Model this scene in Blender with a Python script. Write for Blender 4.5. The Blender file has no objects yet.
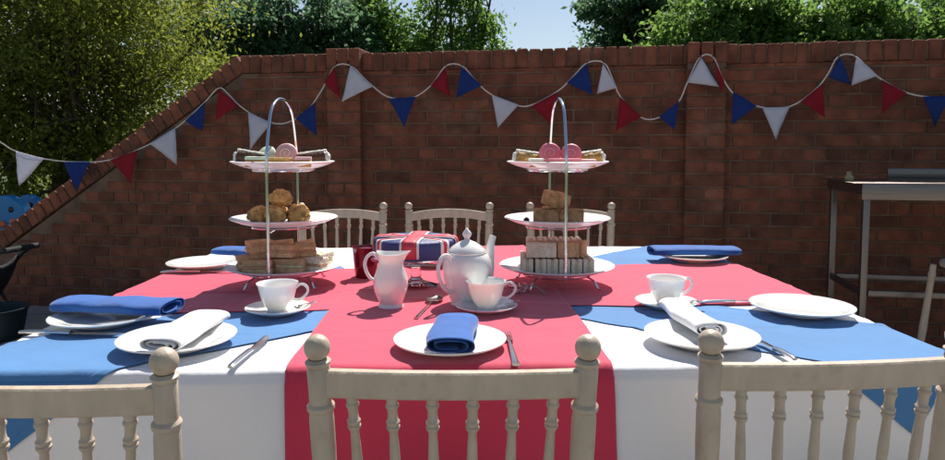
import bpy, bmesh, math, random
import numpy as np
from mathutils import Vector, Matrix, noise, Euler
R = math.radians; PI = math.pi
random.seed(7); rng = np.random.default_rng(5)
S = bpy.context.scene; C = S.collection

# ------------------------------------------------------------------ camera model
F, PX, PY, CAMZ, PITCH = 680.0, 472.5, 193.5, 1.13, R(4)
def ray(px, py):
    x = (px-PX)/F; y = (PY-py)/F; c, s = math.cos(PITCH), math.sin(PITCH)
    return Vector((x, c + y*s, -s + y*c))
def at(px, py, z):
    d = ray(px, py); t = (z-CAMZ)/d.z
    return Vector((d.x*t, d.y*t, z))
def atd(px, py, Y):
    d = ray(px, py); t = Y/d.y
    return Vector((d.x*t, Y, CAMZ+d.z*t))
ZT = 0.756      # top of the cloths
def on(px, py): return at(px, py, ZT)

# ------------------------------------------------------------------ materials
def mat(name, base, rough=0.6, metal=0.0, noise_scale=None, noise_amt=0.15, bump=0.0, bump_scale=60, sheen=0,
        coat=0, trans=0, ior=1.45, sss=0, attr=None, attr_cols=None, obj=True, stretch=None, detail=5, rough_var=0, weave=0):
    m = bpy.data.materials.new(name); m.use_nodes = True
    nt = m.node_tree; N = nt.nodes; L = nt.links; b = N['Principled BSDF']
    b.inputs['Base Color'].default_value = (*base, 1); b.inputs['Roughness'].default_value = rough
    b.inputs['Metallic'].default_value = metal; b.inputs['IOR'].default_value = ior
    b.inputs['Transmission Weight'].default_value = trans; b.inputs['Coat Weight'].default_value = coat
    b.inputs['Sheen Weight'].default_value = sheen
    if sss:
        b.inputs['Subsurface Weight'].default_value = sss
        b.inputs['Subsurface Radius'].default_value = (.01, .008, .006)
        b.inputs['Subsurface Scale'].default_value = .4
    tc = N.new('ShaderNodeTexCoord'); vec = tc.outputs['Object']
    if stretch:
        mp = N.new('ShaderNodeMapping'); mp.inputs['Scale'].default_value = stretch
        L.new(vec, mp.inputs['Vector']); vec = mp.outputs['Vector']
    col = None
    if attr:
        a = N.new('ShaderNodeAttribute'); a.attribute_name = attr
        r = N.new('ShaderNodeValToRGB'); L.new(a.outputs['Fac'], r.inputs['Fac'])
        cr = r.color_ramp
        for i, c in enumerate(attr_cols):
            p = i/(len(attr_cols)-1)
            e = cr.elements[0] if i == 0 else (cr.elements[1] if i == len(attr_cols)-1 else cr.elements.new(p))
            e.position = p
        for e, c in zip(cr.elements, attr_cols): e.color = (*c, 1)
        col = r.outputs['Color']
    if noise_scale:
        n = N.new('ShaderNodeTexNoise'); n.inputs['Scale'].default_value = noise_scale; n.inputs['Detail'].default_value = detail
        L.new(vec, n.inputs['Vector'])
        mr = N.new('ShaderNodeMapRange'); mr.inputs[1].default_value = .3; mr.inputs[2].default_value = .7
        mr.inputs[3].default_value = 1-noise_amt; mr.inputs[4].default_value = 1+noise_amt
        L.new(n.outputs['Fac'], mr.inputs[0])
        mx = N.new('ShaderNodeMix'); mx.data_type = 'RGBA'; mx.blend_type = 'MULTIPLY'; mx.inputs[0].default_value = 1
        if col: L.new(col, mx.inputs[6])
        else: mx.inputs[6].default_value = (*base, 1)
        L.new(mr.outputs[0], mx.inputs[7]); col = mx.outputs[2]
        if rough_var:
            m2 = N.new('ShaderNodeMapRange'); m2.inputs[3].default_value = rough-rough_var; m2.inputs[4].default_value = rough+rough_var
            L.new(n.outputs['Fac'], m2.inputs[0]); L.new(m2.outputs[0], b.inputs['Roughness'])
    if col: L.new(col, b.inputs['Base Color'])
    if bump:
        n2 = N.new('ShaderNodeTexNoise'); n2.inputs['Scale'].default_value = bump_scale; n2.inputs['Detail'].default_value = 6
        L.new(vec, n2.inputs['Vector'])
        bp = N.new('ShaderNodeBump'); bp.inputs['Strength'].default_value = bump; bp.inputs['Distance'].default_value = .01
        L.new(n2.outputs['Fac'], bp.inputs['Height'])
        last = bp
        if weave:
            w = N.new('ShaderNodeTexWave'); w.inputs['Scale'].default_value = 350; L.new(vec, w.inputs['Vector'])
            b2 = N.new('ShaderNodeBump'); b2.inputs['Strength'].default_value = weave; b2.inputs['Distance'].default_value = .001
            L.new(w.outputs['Fac'], b2.inputs['Height']); L.new(bp.outputs[0], b2.inputs['Normal']); last = b2
        L.new(last.outputs[0], b.inputs['Normal'])
    return m

def wear(m, col, scale, lo, hi, amt, detail=6):
    N = m.node_tree.nodes; L = m.node_tree.links; b = N['Principled BSDF']
    src = b.inputs['Base Color'].links[0].from_socket
    tc = N.new('ShaderNodeTexCoord'); n = N.new('ShaderNodeTexNoise'); n.inputs['Scale'].default_value = scale; n.inputs['Detail'].default_value = detail; n.inputs['Roughness'].default_value = .65
    n.noise_dimensions = '4D'; n.inputs['W'].default_value = scale*3.7
    L.new(tc.outputs['Object'], n.inputs['Vector'])
    r_ = N.new('ShaderNodeMapRange'); r_.inputs[1].default_value = lo; r_.inputs[2].default_value = hi; r_.inputs[4].default_value = amt; L.new(n.outputs['Fac'], r_.inputs[0])
    mx = N.new('ShaderNodeMix'); mx.data_type = 'RGBA'; L.new(r_.outputs[0], mx.inputs[0]); L.new(src, mx.inputs[6]); mx.inputs[7].default_value = (*col, 1)
    L.new(mx.outputs[2], b.inputs['Base Color'])

def leaf_mat(name, cols, tl=.55):
    m = mat(name, cols[0], rough=.5, attr='rnd', attr_cols=cols)
    N = m.node_tree.nodes; L = m.node_tree.links; b = N['Principled BSDF']
    b.inputs['Specular IOR Level'].default_value = .35
    t = N.new('ShaderNodeBsdfTranslucent'); mx = N.new('ShaderNodeMixShader'); mx.inputs[0].default_value = tl+.05
    src = b.inputs['Base Color'].links[0].from_socket
    hs = N.new('ShaderNodeHueSaturation'); hs.inputs['Hue'].default_value = .485; hs.inputs['Value'].default_value = 2.3
    L.new(src, hs.inputs['Color']); L.new(hs.outputs[0], t.inputs['Color'])
    L.new(b.outputs[0], mx.inputs[1]); L.new(t.outputs[0], mx.inputs[2])
    L.new(mx.outputs[0], N['Material Output'].inputs['Surface'])
    return m

M = {}
brick_cols = [(.13,.048,.028), (.24,.079,.040), (.295,.100,.047), (.21,.065,.034), (.32,.128,.060), (.275,.084,.040), (.175,.063,.035), (.37,.19,.092)]
M['brick'] = mat('red_brick', (.3,.11,.07), .9, attr='rnd', attr_cols=brick_cols, noise_scale=9, noise_amt=.42, bump=.9, bump_scale=55, detail=9)
M['mortar'] = mat('lime_mortar', (.175,.110,.072), .95, noise_scale=8, noise_amt=.35, bump=.8, bump_scale=90)
M['white_cloth'] = mat('white_cotton', (.83,.83,.84), .85, noise_scale=5, noise_amt=.02, bump=.75, bump_scale=9, sheen=.1, weave=.12)
M['red_cloth'] = mat('red_cotton', (.58,.034,.085), .85, noise_scale=5, noise_amt=.07, bump=.75, bump_scale=9, sheen=.35, weave=.12)
M['blue_cloth'] = mat('blue_cotton', (.058,.20,.44), .85, noise_scale=5, noise_amt=.08, bump=.75, bump_scale=10, sheen=.3, weave=.12)
M['blue_napkin'] = mat('blue_napkin_cotton', (.014,.10,.37), .85, noise_scale=14, noise_amt=.10, bump=.5, bump_scale=28, sheen=.25, weave=.15)
M['white_napkin'] = mat('white_napkin_cotton', (.84,.84,.85), .85, noise_scale=14, noise_amt=.02, bump=.5, bump_scale=28, weave=.15)
M['flag_red'] = mat('bunting_red', (.33,.012,.028), .9, noise_scale=20, noise_amt=.1, bump=.3, bump_scale=40)
M['flag_blue'] = mat('bunting_blue', (.015,.045,.22), .9, noise_scale=20, noise_amt=.1, bump=.3, bump_scale=40)
M['flag_white'] = mat('bunting_white', (.70,.70,.78), .9, noise_scale=20, noise_amt=.04, bump=.3, bump_scale=40)
for k in ('flag_red', 'flag_blue', 'flag_white'):
    m = M[k]; N = m.node_tree.nodes; L = m.node_tree.links; b = N['Principled BSDF']
    t = N.new('ShaderNodeBsdfTranslucent'); mx = N.new('ShaderNodeMixShader'); mx.inputs[0].default_value = .3
    L.new(b.inputs['Base Color'].links[0].from_socket, t.inputs['Color'])
    L.new(b.outputs[0], mx.inputs[1]); L.new(t.outputs[0], mx.inputs[2]); L.new(mx.outputs[0], N['Material Output'].inputs['Surface'])
M['tape'] = mat('cotton_tape', (.62,.56,.52), .9, bump=.3, bump_scale=80)
M['limewash'] = mat('limewashed_beech', (.50,.41,.31), .42, noise_scale=9, noise_amt=.10, bump=.2, bump_scale=25, stretch=(4,4,1.5), rough_var=.1)
wear(M['limewash'], (.36,.25,.15), 22, .53, .68, .55)
wear(M['brick'], (.48,.37,.27), 2.6, .56, .76, .32, 9)
wear(M['brick'], (.07,.055,.035), 2.3, .60, .78, .45, 8)
wear(M['mortar'], (.09,.07,.05), 2.3, .58, .75, .6, 8)
M['cushion'] = mat('ivory_seat_pad', (.7,.66,.58), .9, bump=.2, bump_scale=60)
M['china'] = mat('bone_china', (.88,.87,.83), .08, coat=.5, sss=.4, noise_scale=3, noise_amt=.01)
M['china2'] = mat('stand_china', (.86,.86,.85), .28, noise_scale=3, noise_amt=.01)
M['steel'] = mat('polished_steel', (.62,.61,.60), .16, 1, noise_scale=30, noise_amt=.08, bump=.03, bump_scale=120)
M['chrome'] = mat('chromed_wire', (.72,.73,.75), .10, 1, noise_scale=20, noise_amt=.04)
M['brushed'] = mat('brushed_stainless', (.21,.18,.165), .32, .85, noise_scale=6, noise_amt=.12, bump=.06, bump_scale=40, stretch=(1,1,25), rough_var=.1)
M['glass'] = mat('clear_glass', (.96,.98,.98), .02, trans=1, ior=1.45)
M['bread_w'] = mat('white_bread', (.88,.77,.59), .95, noise_scale=45, noise_amt=.14, bump=1, bump_scale=160)
M['bread_b'] = mat('brown_bread', (.72,.45,.23), .95, noise_scale=45, noise_amt=.22, bump=1, bump_scale=160)
M['crust'] = mat('bread_crust', (.38,.19,.08), .85, noise_scale=25, noise_amt=.3, bump=.8, bump_scale=90)
M['ham'] = mat('ham_filling', (.62,.33,.19), .6, noise_scale=60, noise_amt=.25, bump=.6, bump_scale=100)
M['egg'] = mat('egg_filling', (.78,.68,.42), .7, noise_scale=60, noise_amt=.25, bump=.8, bump_scale=100)
M['scone'] = mat('baked_scone', (.68,.36,.12), .8, noise_scale=42, noise_amt=.55, bump=1, bump_scale=60)
M['choc'] = mat('brown_sponge', (.50,.27,.12), .95, noise_scale=40, noise_amt=.45, bump=1, bump_scale=110)
M['fruit'] = mat('dark_fruit', (.05,.02,.02), .5, noise_scale=30, noise_amt=.3)
M['pink'] = mat('pink_icing', (.75,.20,.26), .45, noise_scale=22, noise_amt=.12, bump=.3, bump_scale=60, sss=.1)
M['pink_pale'] = mat('pale_pink_icing', (.80,.44,.44), .5, noise_scale=30, noise_amt=.12, bump=.3, bump_scale=60)
M['mint'] = mat('mint_icing', (.66,.74,.56), .5, noise_scale=30, noise_amt=.08, bump=.3, bump_scale=60)
M['cream'] = mat('whipped_cream', (.88,.84,.75), .6, noise_scale=20, noise_amt=.06, bump=.6, bump_scale=50)
M['pastry'] = mat('golden_pastry', (.60,.33,.10), .7, noise_scale=40, noise_amt=.4, bump=1, bump_scale=80)
M['eclair'] = mat('dark_chocolate', (.10,.045,.02), .35, noise_scale=20, noise_amt=.3)
M['jam'] = mat('burgundy_glaze', (.16,.010,.020), .18, coat=.5, noise_scale=10, noise_amt=.2)
M['ice_blue'] = mat('navy_icing', (.040,.048,.17), .55, noise_scale=20, noise_amt=.15, bump=.3, bump_scale=50)
M['ice_white'] = mat('white_icing', (.78,.76,.76), .5, noise_scale=20, noise_amt=.04, bump=.3, bump_scale=50)
M['ice_red'] = mat('red_icing', (.52,.045,.07), .55, noise_scale=20, noise_amt=.1, bump=.3, bump_scale=50)
M['toy_blue'] = mat('blue_plastic', (.02,.20,.48), .4, noise_scale=5, noise_amt=.1, bump=.05)
M['toy_orange'] = mat('orange_plastic', (.65,.16,.06), .4, noise_scale=5, noise_amt=.1)
M['black_tube'] = mat('black_enamel', (.012,.012,.014), .4, noise_scale=8, noise_amt=.2)
M['black_fabric'] = mat('black_nylon', (.018,.018,.022), .8, noise_scale=12, noise_amt=.3, bump=.6, bump_scale=30)
M['tub'] = mat('dark_teal_rubber', (.006,.018,.026), .6, noise_scale=8, noise_amt=.2)
M['bark'] = mat('bark', (.075,.055,.038), .95, noise_scale=9, noise_amt=.4, bump=1, bump_scale=20, stretch=(3,3,.6))
M['ply'] = mat('table_board', (.35,.24,.14), .7, noise_scale=5, noise_amt=.2, stretch=(1,8,8))
M['iron'] = mat('grey_steel_leg', (.12,.12,.12), .5, .6, noise_scale=9, noise_amt=.1)
M['brass'] = mat('jar_glaze', (.45,.37,.18), .4, noise_scale=20, noise_amt=.2)
M['nail'] = mat('rusty_nail', (.10,.07,.05), .6, .8)

# ------------------------------------------------------------------ mesh helpers
class MB:
    def __init__(s): s.v = []; s.f = []; s.a = []; s.mi = []
    def add(s, vs, fs, rnd=0.5, mi=0):
        o = len(s.v); s.v += [tuple(v) for v in vs]; s.a += [rnd]*len(vs)
        s.f += [tuple(i+o for i in f) for f in fs]; s.mi += [mi]*len(fs)
    def box(s, c, d, rot=None, rnd=.5, mi=0):
        hx, hy, hz = d[0]/2, d[1]/2, d[2]/2
        vs = [Vector((x, y, z)) for x in (-hx, hx) for y in (-hy, hy) for z in (-hz, hz)]
        if rot is not None: vs = [rot @ v for v in vs]
        vs = [v+Vector(c) for v in vs]
        s.add(vs, [(0,1,3,2), (4,6,7,5), (0,4,5,1), (2,3,7,6), (0,2,6,4), (1,5,7,3)], rnd, mi)
    def rbox(s, c, d, bev=.003, seg=2, rot=None, rnd=.5, mi=0, jig=0):
        bm = bmesh.new(); bmesh.ops.create_cube(bm, size=1)
        bmesh.ops.scale(bm, vec=d, verts=bm.verts)
        bmesh.ops.bevel(bm, geom=bm.edges[:], offset=bev, segments=seg, affect='EDGES', profile=.5)
        if jig:
            for v in bm.verts:
                v.co += noise.noise_vector(v.co*40+Vector(c)*30)*jig
        bm.verts.index_update()
        vs = [(rot @ v.co if rot is not None else v.co.copy())+Vector(c) for v in bm.verts]
        s.add(vs, [[v.index for v in f.verts] for f in bm.faces], rnd, mi); bm.free()
    def lathe(s, prof, n=32, org=(0,0,0), axis=None, mi=0, squash=1, rnd=.5):
        org = Vector(org); q = Matrix.Identity(3) if axis is None else Vector((0,0,1)).rotation_difference(Vector(axis)).to_matrix()
        vs = []; fs = []; rows = []
        for r, z in prof:
            if r < 1e-6: rows.append([len(vs)]); vs.append(org + q @ Vector((0,0,z)))
            else:
                rows.append(list(range(len(vs), len(vs)+n)))
                for i in range(n):
                    a = 2*PI*i/n; vs.append(org + q @ Vector((r*math.cos(a), r*squash*math.sin(a), z)))
        for a, b in zip(rows, rows[1:]):
            for i in range(n):
                j = (i+1) % n
                if len(a) == 1 and len(b) == 1: continue
                if len(a) == 1: fs.append((a[0], b[j], b[i]))
                elif len(b) == 1: fs.append((a[i], a[j], b[0]))
                else: fs.append((a[i], a[j], b[j], b[i]))
        if len(rows[0]) > 1: fs.append(tuple(reversed(rows[0])))
        if len(rows[-1]) > 1: fs.append(tuple(rows[-1]))
        s.add(vs, fs, rnd, mi)
    def tube(s, pts, r, n=10, mi=0, flat=1, up=None, rnd=.5):
        pts = [Vector(p) for p in pts]; m = len(pts)
        rs = [r]*m if not isinstance(r, (list, tuple)) else r
        vs = []; fs = []; prev = None
        for i, p in enumerate(pts):
            t = (pts[min(i+1, m-1)]-pts[max(i-1, 0)]).normalized()
            if prev is None:
                u = Vector(up) if up else (Vector((0,0,1)) if abs(t.z) < .9 else Vector((1,0,0)))
            else: u = prev
            u = (u - t*u.dot(t)).normalized(); prev = u; w = t.cross(u)
            for k in range(n):
                a = 2*PI*k/n; vs.append(p + (u*math.cos(a)*flat + w*math.sin(a))*rs[i])
        for i in range(m-1):
            for k in range(n):
                j = (k+1) % n; fs.append((i*n+k, i*n+j, (i+1)*n+j, (i+1)*n+k))
        fs.append(tuple(reversed(range(n)))); fs.append(tuple(range((m-1)*n, m*n)))
        s.add(vs, fs, rnd, mi)
    def grid(s, fn, nu, nv, mi=0):
        vs = [fn(i/nu, j/nv) for j in range(nv+1) for i in range(nu+1)]
        fs = [(j*(nu+1)+i, j*(nu+1)+i+1, (j+1)*(nu+1)+i+1, (j+1)*(nu+1)+i) for j in range(nv) for i in range(nu)]
        s.add(vs, fs, .5, mi)
    def blob(s, c, d, seed=0, amt=.08, sub=3, mi=0, freq=2.2):
        bm = bmesh.new(); bmesh.ops.create_icosphere(bm, subdivisions=sub, radius=1)
        for v in bm.verts:
            k = 1+amt*noise.noise(v.co*freq+Vector((seed*3.1, seed, 0)))*2+amt*.5*noise.noise(v.co*freq*3+Vector((seed, 9, 0)))
            v.co = Vector((v.co.x*d[0]*k, v.co.y*d[1]*k, v.co.z*d[2]*k))+Vector(c)
        bm.verts.index_update()
        s.add([v.co for v in bm.verts], [[v.index for v in f.verts] for f in bm.faces], .5, mi); bm.free()
    def build(s, name, m, parent=None, smooth=True, sharp=35, loc=None, rz=0, attr=False):
        me = bpy.data.meshes.new(name); me.from_pydata(s.v, [], s.f)
        ms = m if isinstance(m, (list, tuple)) else [m]
        for x in ms: me.materials.append(x)
        if len(ms) > 1: me.polygons.foreach_set('material_index', s.mi)
        if attr:
            at_ = me.attributes.new('rnd', 'FLOAT', 'POINT'); at_.data.foreach_set('value', s.a)
        if smooth:
            me.polygons.foreach_set('use_smooth', [True]*len(me.polygons)); me.set_sharp_from_angle(angle=R(sharp))
        me.update()
        o = bpy.data.objects.new(name, me); C.objects.link(o)
        if parent: o.parent = parent
        if loc is not None: o.location = loc
        o.rotation_euler.z = rz
        return o

def tag(o, label, cat, group=None):
    o['label'] = label; o['category'] = cat
    if group: o['group'] = group
    return o
def thing(name, label, cat, loc=(0,0,0), rz=0, group=None):
    o = bpy.data.objects.new(name, None); C.objects.link(o); o.empty_display_size = .05
    o.location = loc; o.rotation_euler = (0,0,rz)
    return tag(o, label, cat, group)
def dup(root, loc, rz, label, group=None):
    r = root.copy(); C.objects.link(r); r.location = loc; r.rotation_euler = (0,0,rz); r['label'] = label
    if group: r['group'] = group
    def rec(src, dst):
        for ch in [c for c in bpy.data.objects if c.parent == src]:
            c = ch.copy(); C.objects.link(c); c.parent = dst; rec(ch, c)
    rec(root, r)
    return r
def solid(o, t, off=1):
    md = o.modifiers.new('thickness', 'SOLIDIFY'); md.thickness = t; md.offset = off
    return o
def rot(x=0, y=0, z=0): return Euler((R(x), R(y), R(z))).to_matrix()

# ------------------------------------------------------------------ ground
def ground_material():
    m = mat('lawn_and_soil', (.06,.085,.03), .95, noise_scale=2, noise_amt=.4, bump=1, bump_scale=30)
    return m
g = MB(); g.add([(-200,-200,0),(200,-200,0),(200,200,0),(-200,200,0)], [(0,1,2,3)])
o = g.build('ground', ground_material(), smooth=False); o['kind'] = 'structure'
pm = bpy.data.materials.new('patio_slabs'); pm.use_nodes = True
N = pm.node_tree.nodes; L = pm.node_tree.links; b = N['Principled BSDF']; b.inputs['Roughness'].default_value = .85
tc = N.new('ShaderNodeTexCoord'); bt = N.new('ShaderNodeTexBrick'); bt.offset = .5
bt.inputs['Scale'].default_value = 1; bt.inputs['Brick Width'].default_value = .6; bt.inputs['Row Height'].default_value = .45
bt.inputs['Mortar Size'].default_value = .008; bt.inputs['Mortar Smooth'].default_value = .3
bt.inputs['Color1'].default_value = (.34,.31,.27,1); bt.inputs['Color2'].default_value = (.28,.26,.225,1); bt.inputs['Mortar'].default_value = (.09,.085,.075,1)
nz = N.new('ShaderNodeTexNoise'); nz.inputs['Scale'].default_value = 6; nz.inputs['Detail'].default_value = 8
mx = N.new('ShaderNodeMix'); mx.data_type = 'RGBA'; mx.blend_type = 'OVERLAY'; mx.inputs[0].default_value = .6
L.new(tc.outputs['Object'], bt.inputs['Vector']); L.new(tc.outputs['Object'], nz.inputs['Vector'])
L.new(bt.outputs['Color'], mx.inputs[6]); L.new(nz.outputs['Color'], mx.inputs[7]); 
bw = N.new('ShaderNodeRGBToBW'); L.new(nz.outputs['Color'], bw.inputs[0]); L.new(bw.outputs[0], mx.inputs[7]); L.new(mx.outputs[2], b.inputs['Base Color'])
bp = N.new('ShaderNodeBump'); bp.inputs['Strength'].default_value = .5; bp.inputs['Distance'].default_value = .01
L.new(bt.outputs['Fac'], bp.inputs['Height']); bp.invert = True; L.new(bp.outputs[0], b.inputs['Normal'])

# wall frame: s runs along the wall to the right, n = -y is towards the camera side
W0 = Vector((-1.456, 4.45, 0)); WD = Vector((4.046, -.72, 0)).normalized(); WR = math.atan2(WD.y, WD.x)
WN = Vector((WD.y, -WD.x, 0))            # towards the camera
def wp(px, py, off=0):
    """pixel -> (s, z) on the plane 'off' in front of the wall face"""
    d = ray(px, py); p0 = W0+WN*off; o_ = Vector((0,0,CAMZ))
    t = (p0-o_).dot(WN)/d.dot(WN); p = o_+d*t
    return (p-W0).dot(WD), p.z
g = MB(); a = W0-WD*8; c = W0+WD*8
g.add([(a.x, a.y, .004), (c.x, c.y, .004), (8,-6,.004), (-8,-6,.004)], [(0,3,2,1)])
o = g.build('patio', pm, smooth=False); o['kind'] = 'structure'

# ------------------------------------------------------------------ brick wall
wall = thing('brick_wall', 'red brick garden wall with a brick coping, sloping down at its left end', 'wall', W0, WR)
HT = 1.71; CH = .112; SL0 = wp(239, 57)[0]; sA, zA = wp(15, 222); slope = (HT-zA)/(SL0-sA); sang = math.atan(slope)
SEND = SL0-(HT-.35)/slope; SR = 6.2
def top_at(s): return HT if s >= SL0 else max(.35, HT-(SL0-s)*slope)
def brick(mb, s0, s1, z0, z1, y0, rnd, ch=.004, proud=0.0, dep=.05, sgn=-1):
    y = y0-proud; j = lambda: random.uniform(-.0015, .0015)
    vs = [(s0,y0+dep,z0),(s1,y0+dep,z0),(s1,y0+dep,z1),(s0,y0+dep,z1),
          (s0,y+ch,z0),(s1,y+ch,z0),(s1,y+ch,z1),(s0,y+ch,z1),
          (s0+ch+j(),y+j()*.6,z0+ch+j()),(s1-ch+j(),y+j()*.6,z0+ch+j()),(s1-ch+j(),y+j()*.6,z1-ch+j()),(s0+ch+j(),y+j()*.6,z1-ch+j())]
    mb.add(vs, [(4,5,1,0),(5,6,2,1),(6,7,3,2),(7,4,0,3),(8,9,5,4),(9,10,6,5),(10,11,7,6),(11,8,4,7),(8,11,10,9)][:8]+[(8,9,10,11)], rnd)
def courses(mb, lo, hi, y0, topf, phase=0, z1max=HT-CH):
    k = 0
    while k*.075 < z1max-.02:
        z0 = k*.075; z1 = z0+.064+random.uniform(-.001,.001)
        header = (k % 4 == 2)
        w = .1125 if header else .225
        s = lo - (.056 if header else (0 if k % 2 else .1125)) - phase
        while s < hi:
            a, b_ = max(s, lo), min(s+w-.011, hi)
            if b_-a > .02:
                zt = min(topf(a), topf(b_))-CH*(1 if topf(a) == HT and topf(b_) == HT else 1/math.cos(sang))
                zz = min(z1, zt)
                if zz-z0 > .015:
                    brick(mb, a, b_, z0, zz, y0, min(1, max(0, random.betavariate(2.0, 2.0))), proud=random.uniform(-.001, .003))
            s += w
        k += 1
bm_ = MB(); courses(bm_, SEND, SR, 0, top_at)
bm_.build('brick_face', M['brick'], wall, smooth=False, attr=True)
mb = MB()     # mortar core following the wall outline
prof = [(SEND,0),(SR,0),(SR,HT-CH-.002),(SL0+.02,HT-CH-.002),(SEND,.35-CH*1.25)]
vs = [(s,.006,z) for s, z in prof]+[(s,.209,z) for s, z in prof]
n_ = len(prof)
mb.add(vs, [tuple(range(n_)), tuple(reversed(range(n_, 2*n_)))]+[(i, i+n_, (i+1)%n_+n_, (i+1)%n_) for i in range(n_)])
mb.build('mortar_core', M['mortar'], wall, smooth=False)
cp = MB(); s = SL0+.01
while s < SR:
    cp.rbox((s+.0325, .105+random.uniform(-.003,.003), HT-CH/2+random.uniform(-.003,.003)), (.064, .225, CH), .005, 1, rot(random.uniform(-1,1), random.uniform(-1.5,1.5), 0), rnd=random.betavariate(2.2,2.2), jig=.0015)
    s += .075
ln = (SL0-SEND)/math.cos(sang); t = 0.03
while t < ln:
    cx = SL0-t*math.cos(sang)+CH/2*math.sin(sang); cz = HT-t*math.sin(sang)-CH/2*math.cos(sang)
    cp.rbox((cx-.02, .105+random.uniform(-.004,.004), cz+random.uniform(-.004,.004)), (.064, .225, CH), .005, 1, Euler((0, -sang, 0)).to_matrix(), rnd=random.betavariate(2.2,2.2), jig=.002)
    t += .075
cp.build('coping', M['brick'], wall, smooth=False, attr=True)
cm = MB(); cm.box(((SL0+SR)/2+.03, .105, HT-CH/2-.004), (SR-SL0-.06, .205, CH-.016))
cm.box(((SL0+SEND)/2+CH/2*math.sin(sang)-.01, .105, (HT+.35)/2-(CH/2)*math.cos(sang)-.004), (ln-.06, .205, CH-.02), Euler((0, -sang, 0)).to_matrix())
cm.build('coping_mortar', M['mortar'], wall, smooth=False)
for (pa, pb, ph) in ((331, 364, .024), (683, 718, .006), (1050, 1086, .006)):
    s0 = wp(pa, 200)[0]; s1 = s0+.22
    p = MB(); zc = HT+ph-CH
    k = 0
    while k*.075 < zc-.03:
        z0 = k*.075; z1 = min(z0+.064, zc-.01)
        cuts = [(s0, s1)] if k % 2 == 0 else [(s0, s0+.1045), (s0+.1155, s1)]
        for a, b_ in cuts:
            p.rbox(((a+b_)/2, -.022, (z0+z1)/2), (b_-a, .056, z1-z0), .004, 1, rnd=random.betavariate(3,2), jig=.001)
        k += 1
    for q in range(3):
        p.rbox((s0+.036+q*.074, .078, HT+ph-CH/2), (.066, .27, CH+.004), .005, 1, rnd=random.betavariate(3,2), jig=.001)
    pr = p.build('pier', M['brick'], wall, smooth=False, attr=True)
    q = MB(); q.box(((s0+s1)/2, -.018, zc/2), (.208, .048, zc-.005)); q.build('pier_mortar', M['mortar'], pr, smooth=False)

# ------------------------------------------------------------------ bunting
OFF = .085
bun = thing('bunting', 'string of red, white and blue triangular flags looped along the brick wall', 'bunting', W0, WR)
spts = [(-40,118),(0,142),(15,151),(45,159),(75,162),(110,160),(150,144),(180,125),(205,102),(219,88),(229,95),(240,106),(257,117),(281,124),(305,113),(320,93),(327,80),(335.5,66),
        (351,66),(368,82),(388,97),(412,98),(431,85.5),(446,66),(462,66),(475,80),(489.5,93.5),(515,105),(532,105),(558,91),(572,78),(587,63),(604,63),(613,80),(620.6,97),
        (641,117.5),(659,117.5),(678,103),(688,81),(700,57.5),(713,57),(722,77),(735,95),(760,107),(790,106.5),(815,90),(828,74),(838,57),(855,56),(875,75),(900,90),(920,96),(945,97),(985,88),(1010,60)]
P3 = []
for x, y in spts:
    s, z = wp(x, y, OFF); P3.append(Vector((s, -OFF, z)))
def cr(P, n=4):
    out = []
    for i in range(len(P)-1):
        p0, p1, p2, p3 = P[max(i-1,0)], P[i], P[i+1], P[min(i+2,len(P)-1)]
        for k in range(n):
            t = k/n
            out.append(.5*((2*p1)+(p2-p0)*t+(2*p0-5*p1+4*p2-p3)*t*t+(3*p1-p0-3*p2+p3)*t**3))
    return out+[P[-1]]
mb = MB(); mb.tube(cr(P3), .0042, 6, flat=.4, up=(0,-1,0)); mb.build('string', M['tape'], bun)
flags = [('w',(17,151),(45,159),(21,186)),('b',(65,162),(91,162),(77,191)),('r',(111,160),(139,150),(132,184)),('w',(151,144),(176,128),(179,165)),
 ('b',(186,121),(206,102),(203,131)),('r',(220,89),(239,106),(215,121)),('w',(249,112),(272,123),(251,150)),('b',(296,119),(315,103),(318,136)),('r',(325,83),(335,67),(341,99)),
 ('w',(351,66),(373,87),(342,102)),('b',(389,99),(416,97),(405,127)),('r',(431,86),(446,68),(451,97)),('b',(462,67),(482,86),(456,98)),('w',(492,95),(519,105),(498,128)),
 ('r',(532,106),(558,92),(552,126)),('b',(567,83),(587,64),(593,96)),('w',(603,64),(617,88),(597,94)),('r',(620,97),(641,117),(616,131)),('b',(659,117),(679,101),(674,130)),
 ('w',(687,83),(701,58),(719,87)),('r',(713,58),(724,81),(721,93)),('b',(733,92),(756,106),(731,125)),('w',(762,108),(789,107),(775,140)),('r',(800,102),(822,84),(825,118)),
 ('b',(828,78),(839,57),(851,85)),('w',(856,57),(877,76),(850,86)),('r',(881,80),(906,93),(881,114)),('b',(922,97),(948,96),(935,127)),('r',(962,95),(985,88),(980,122))]
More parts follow.
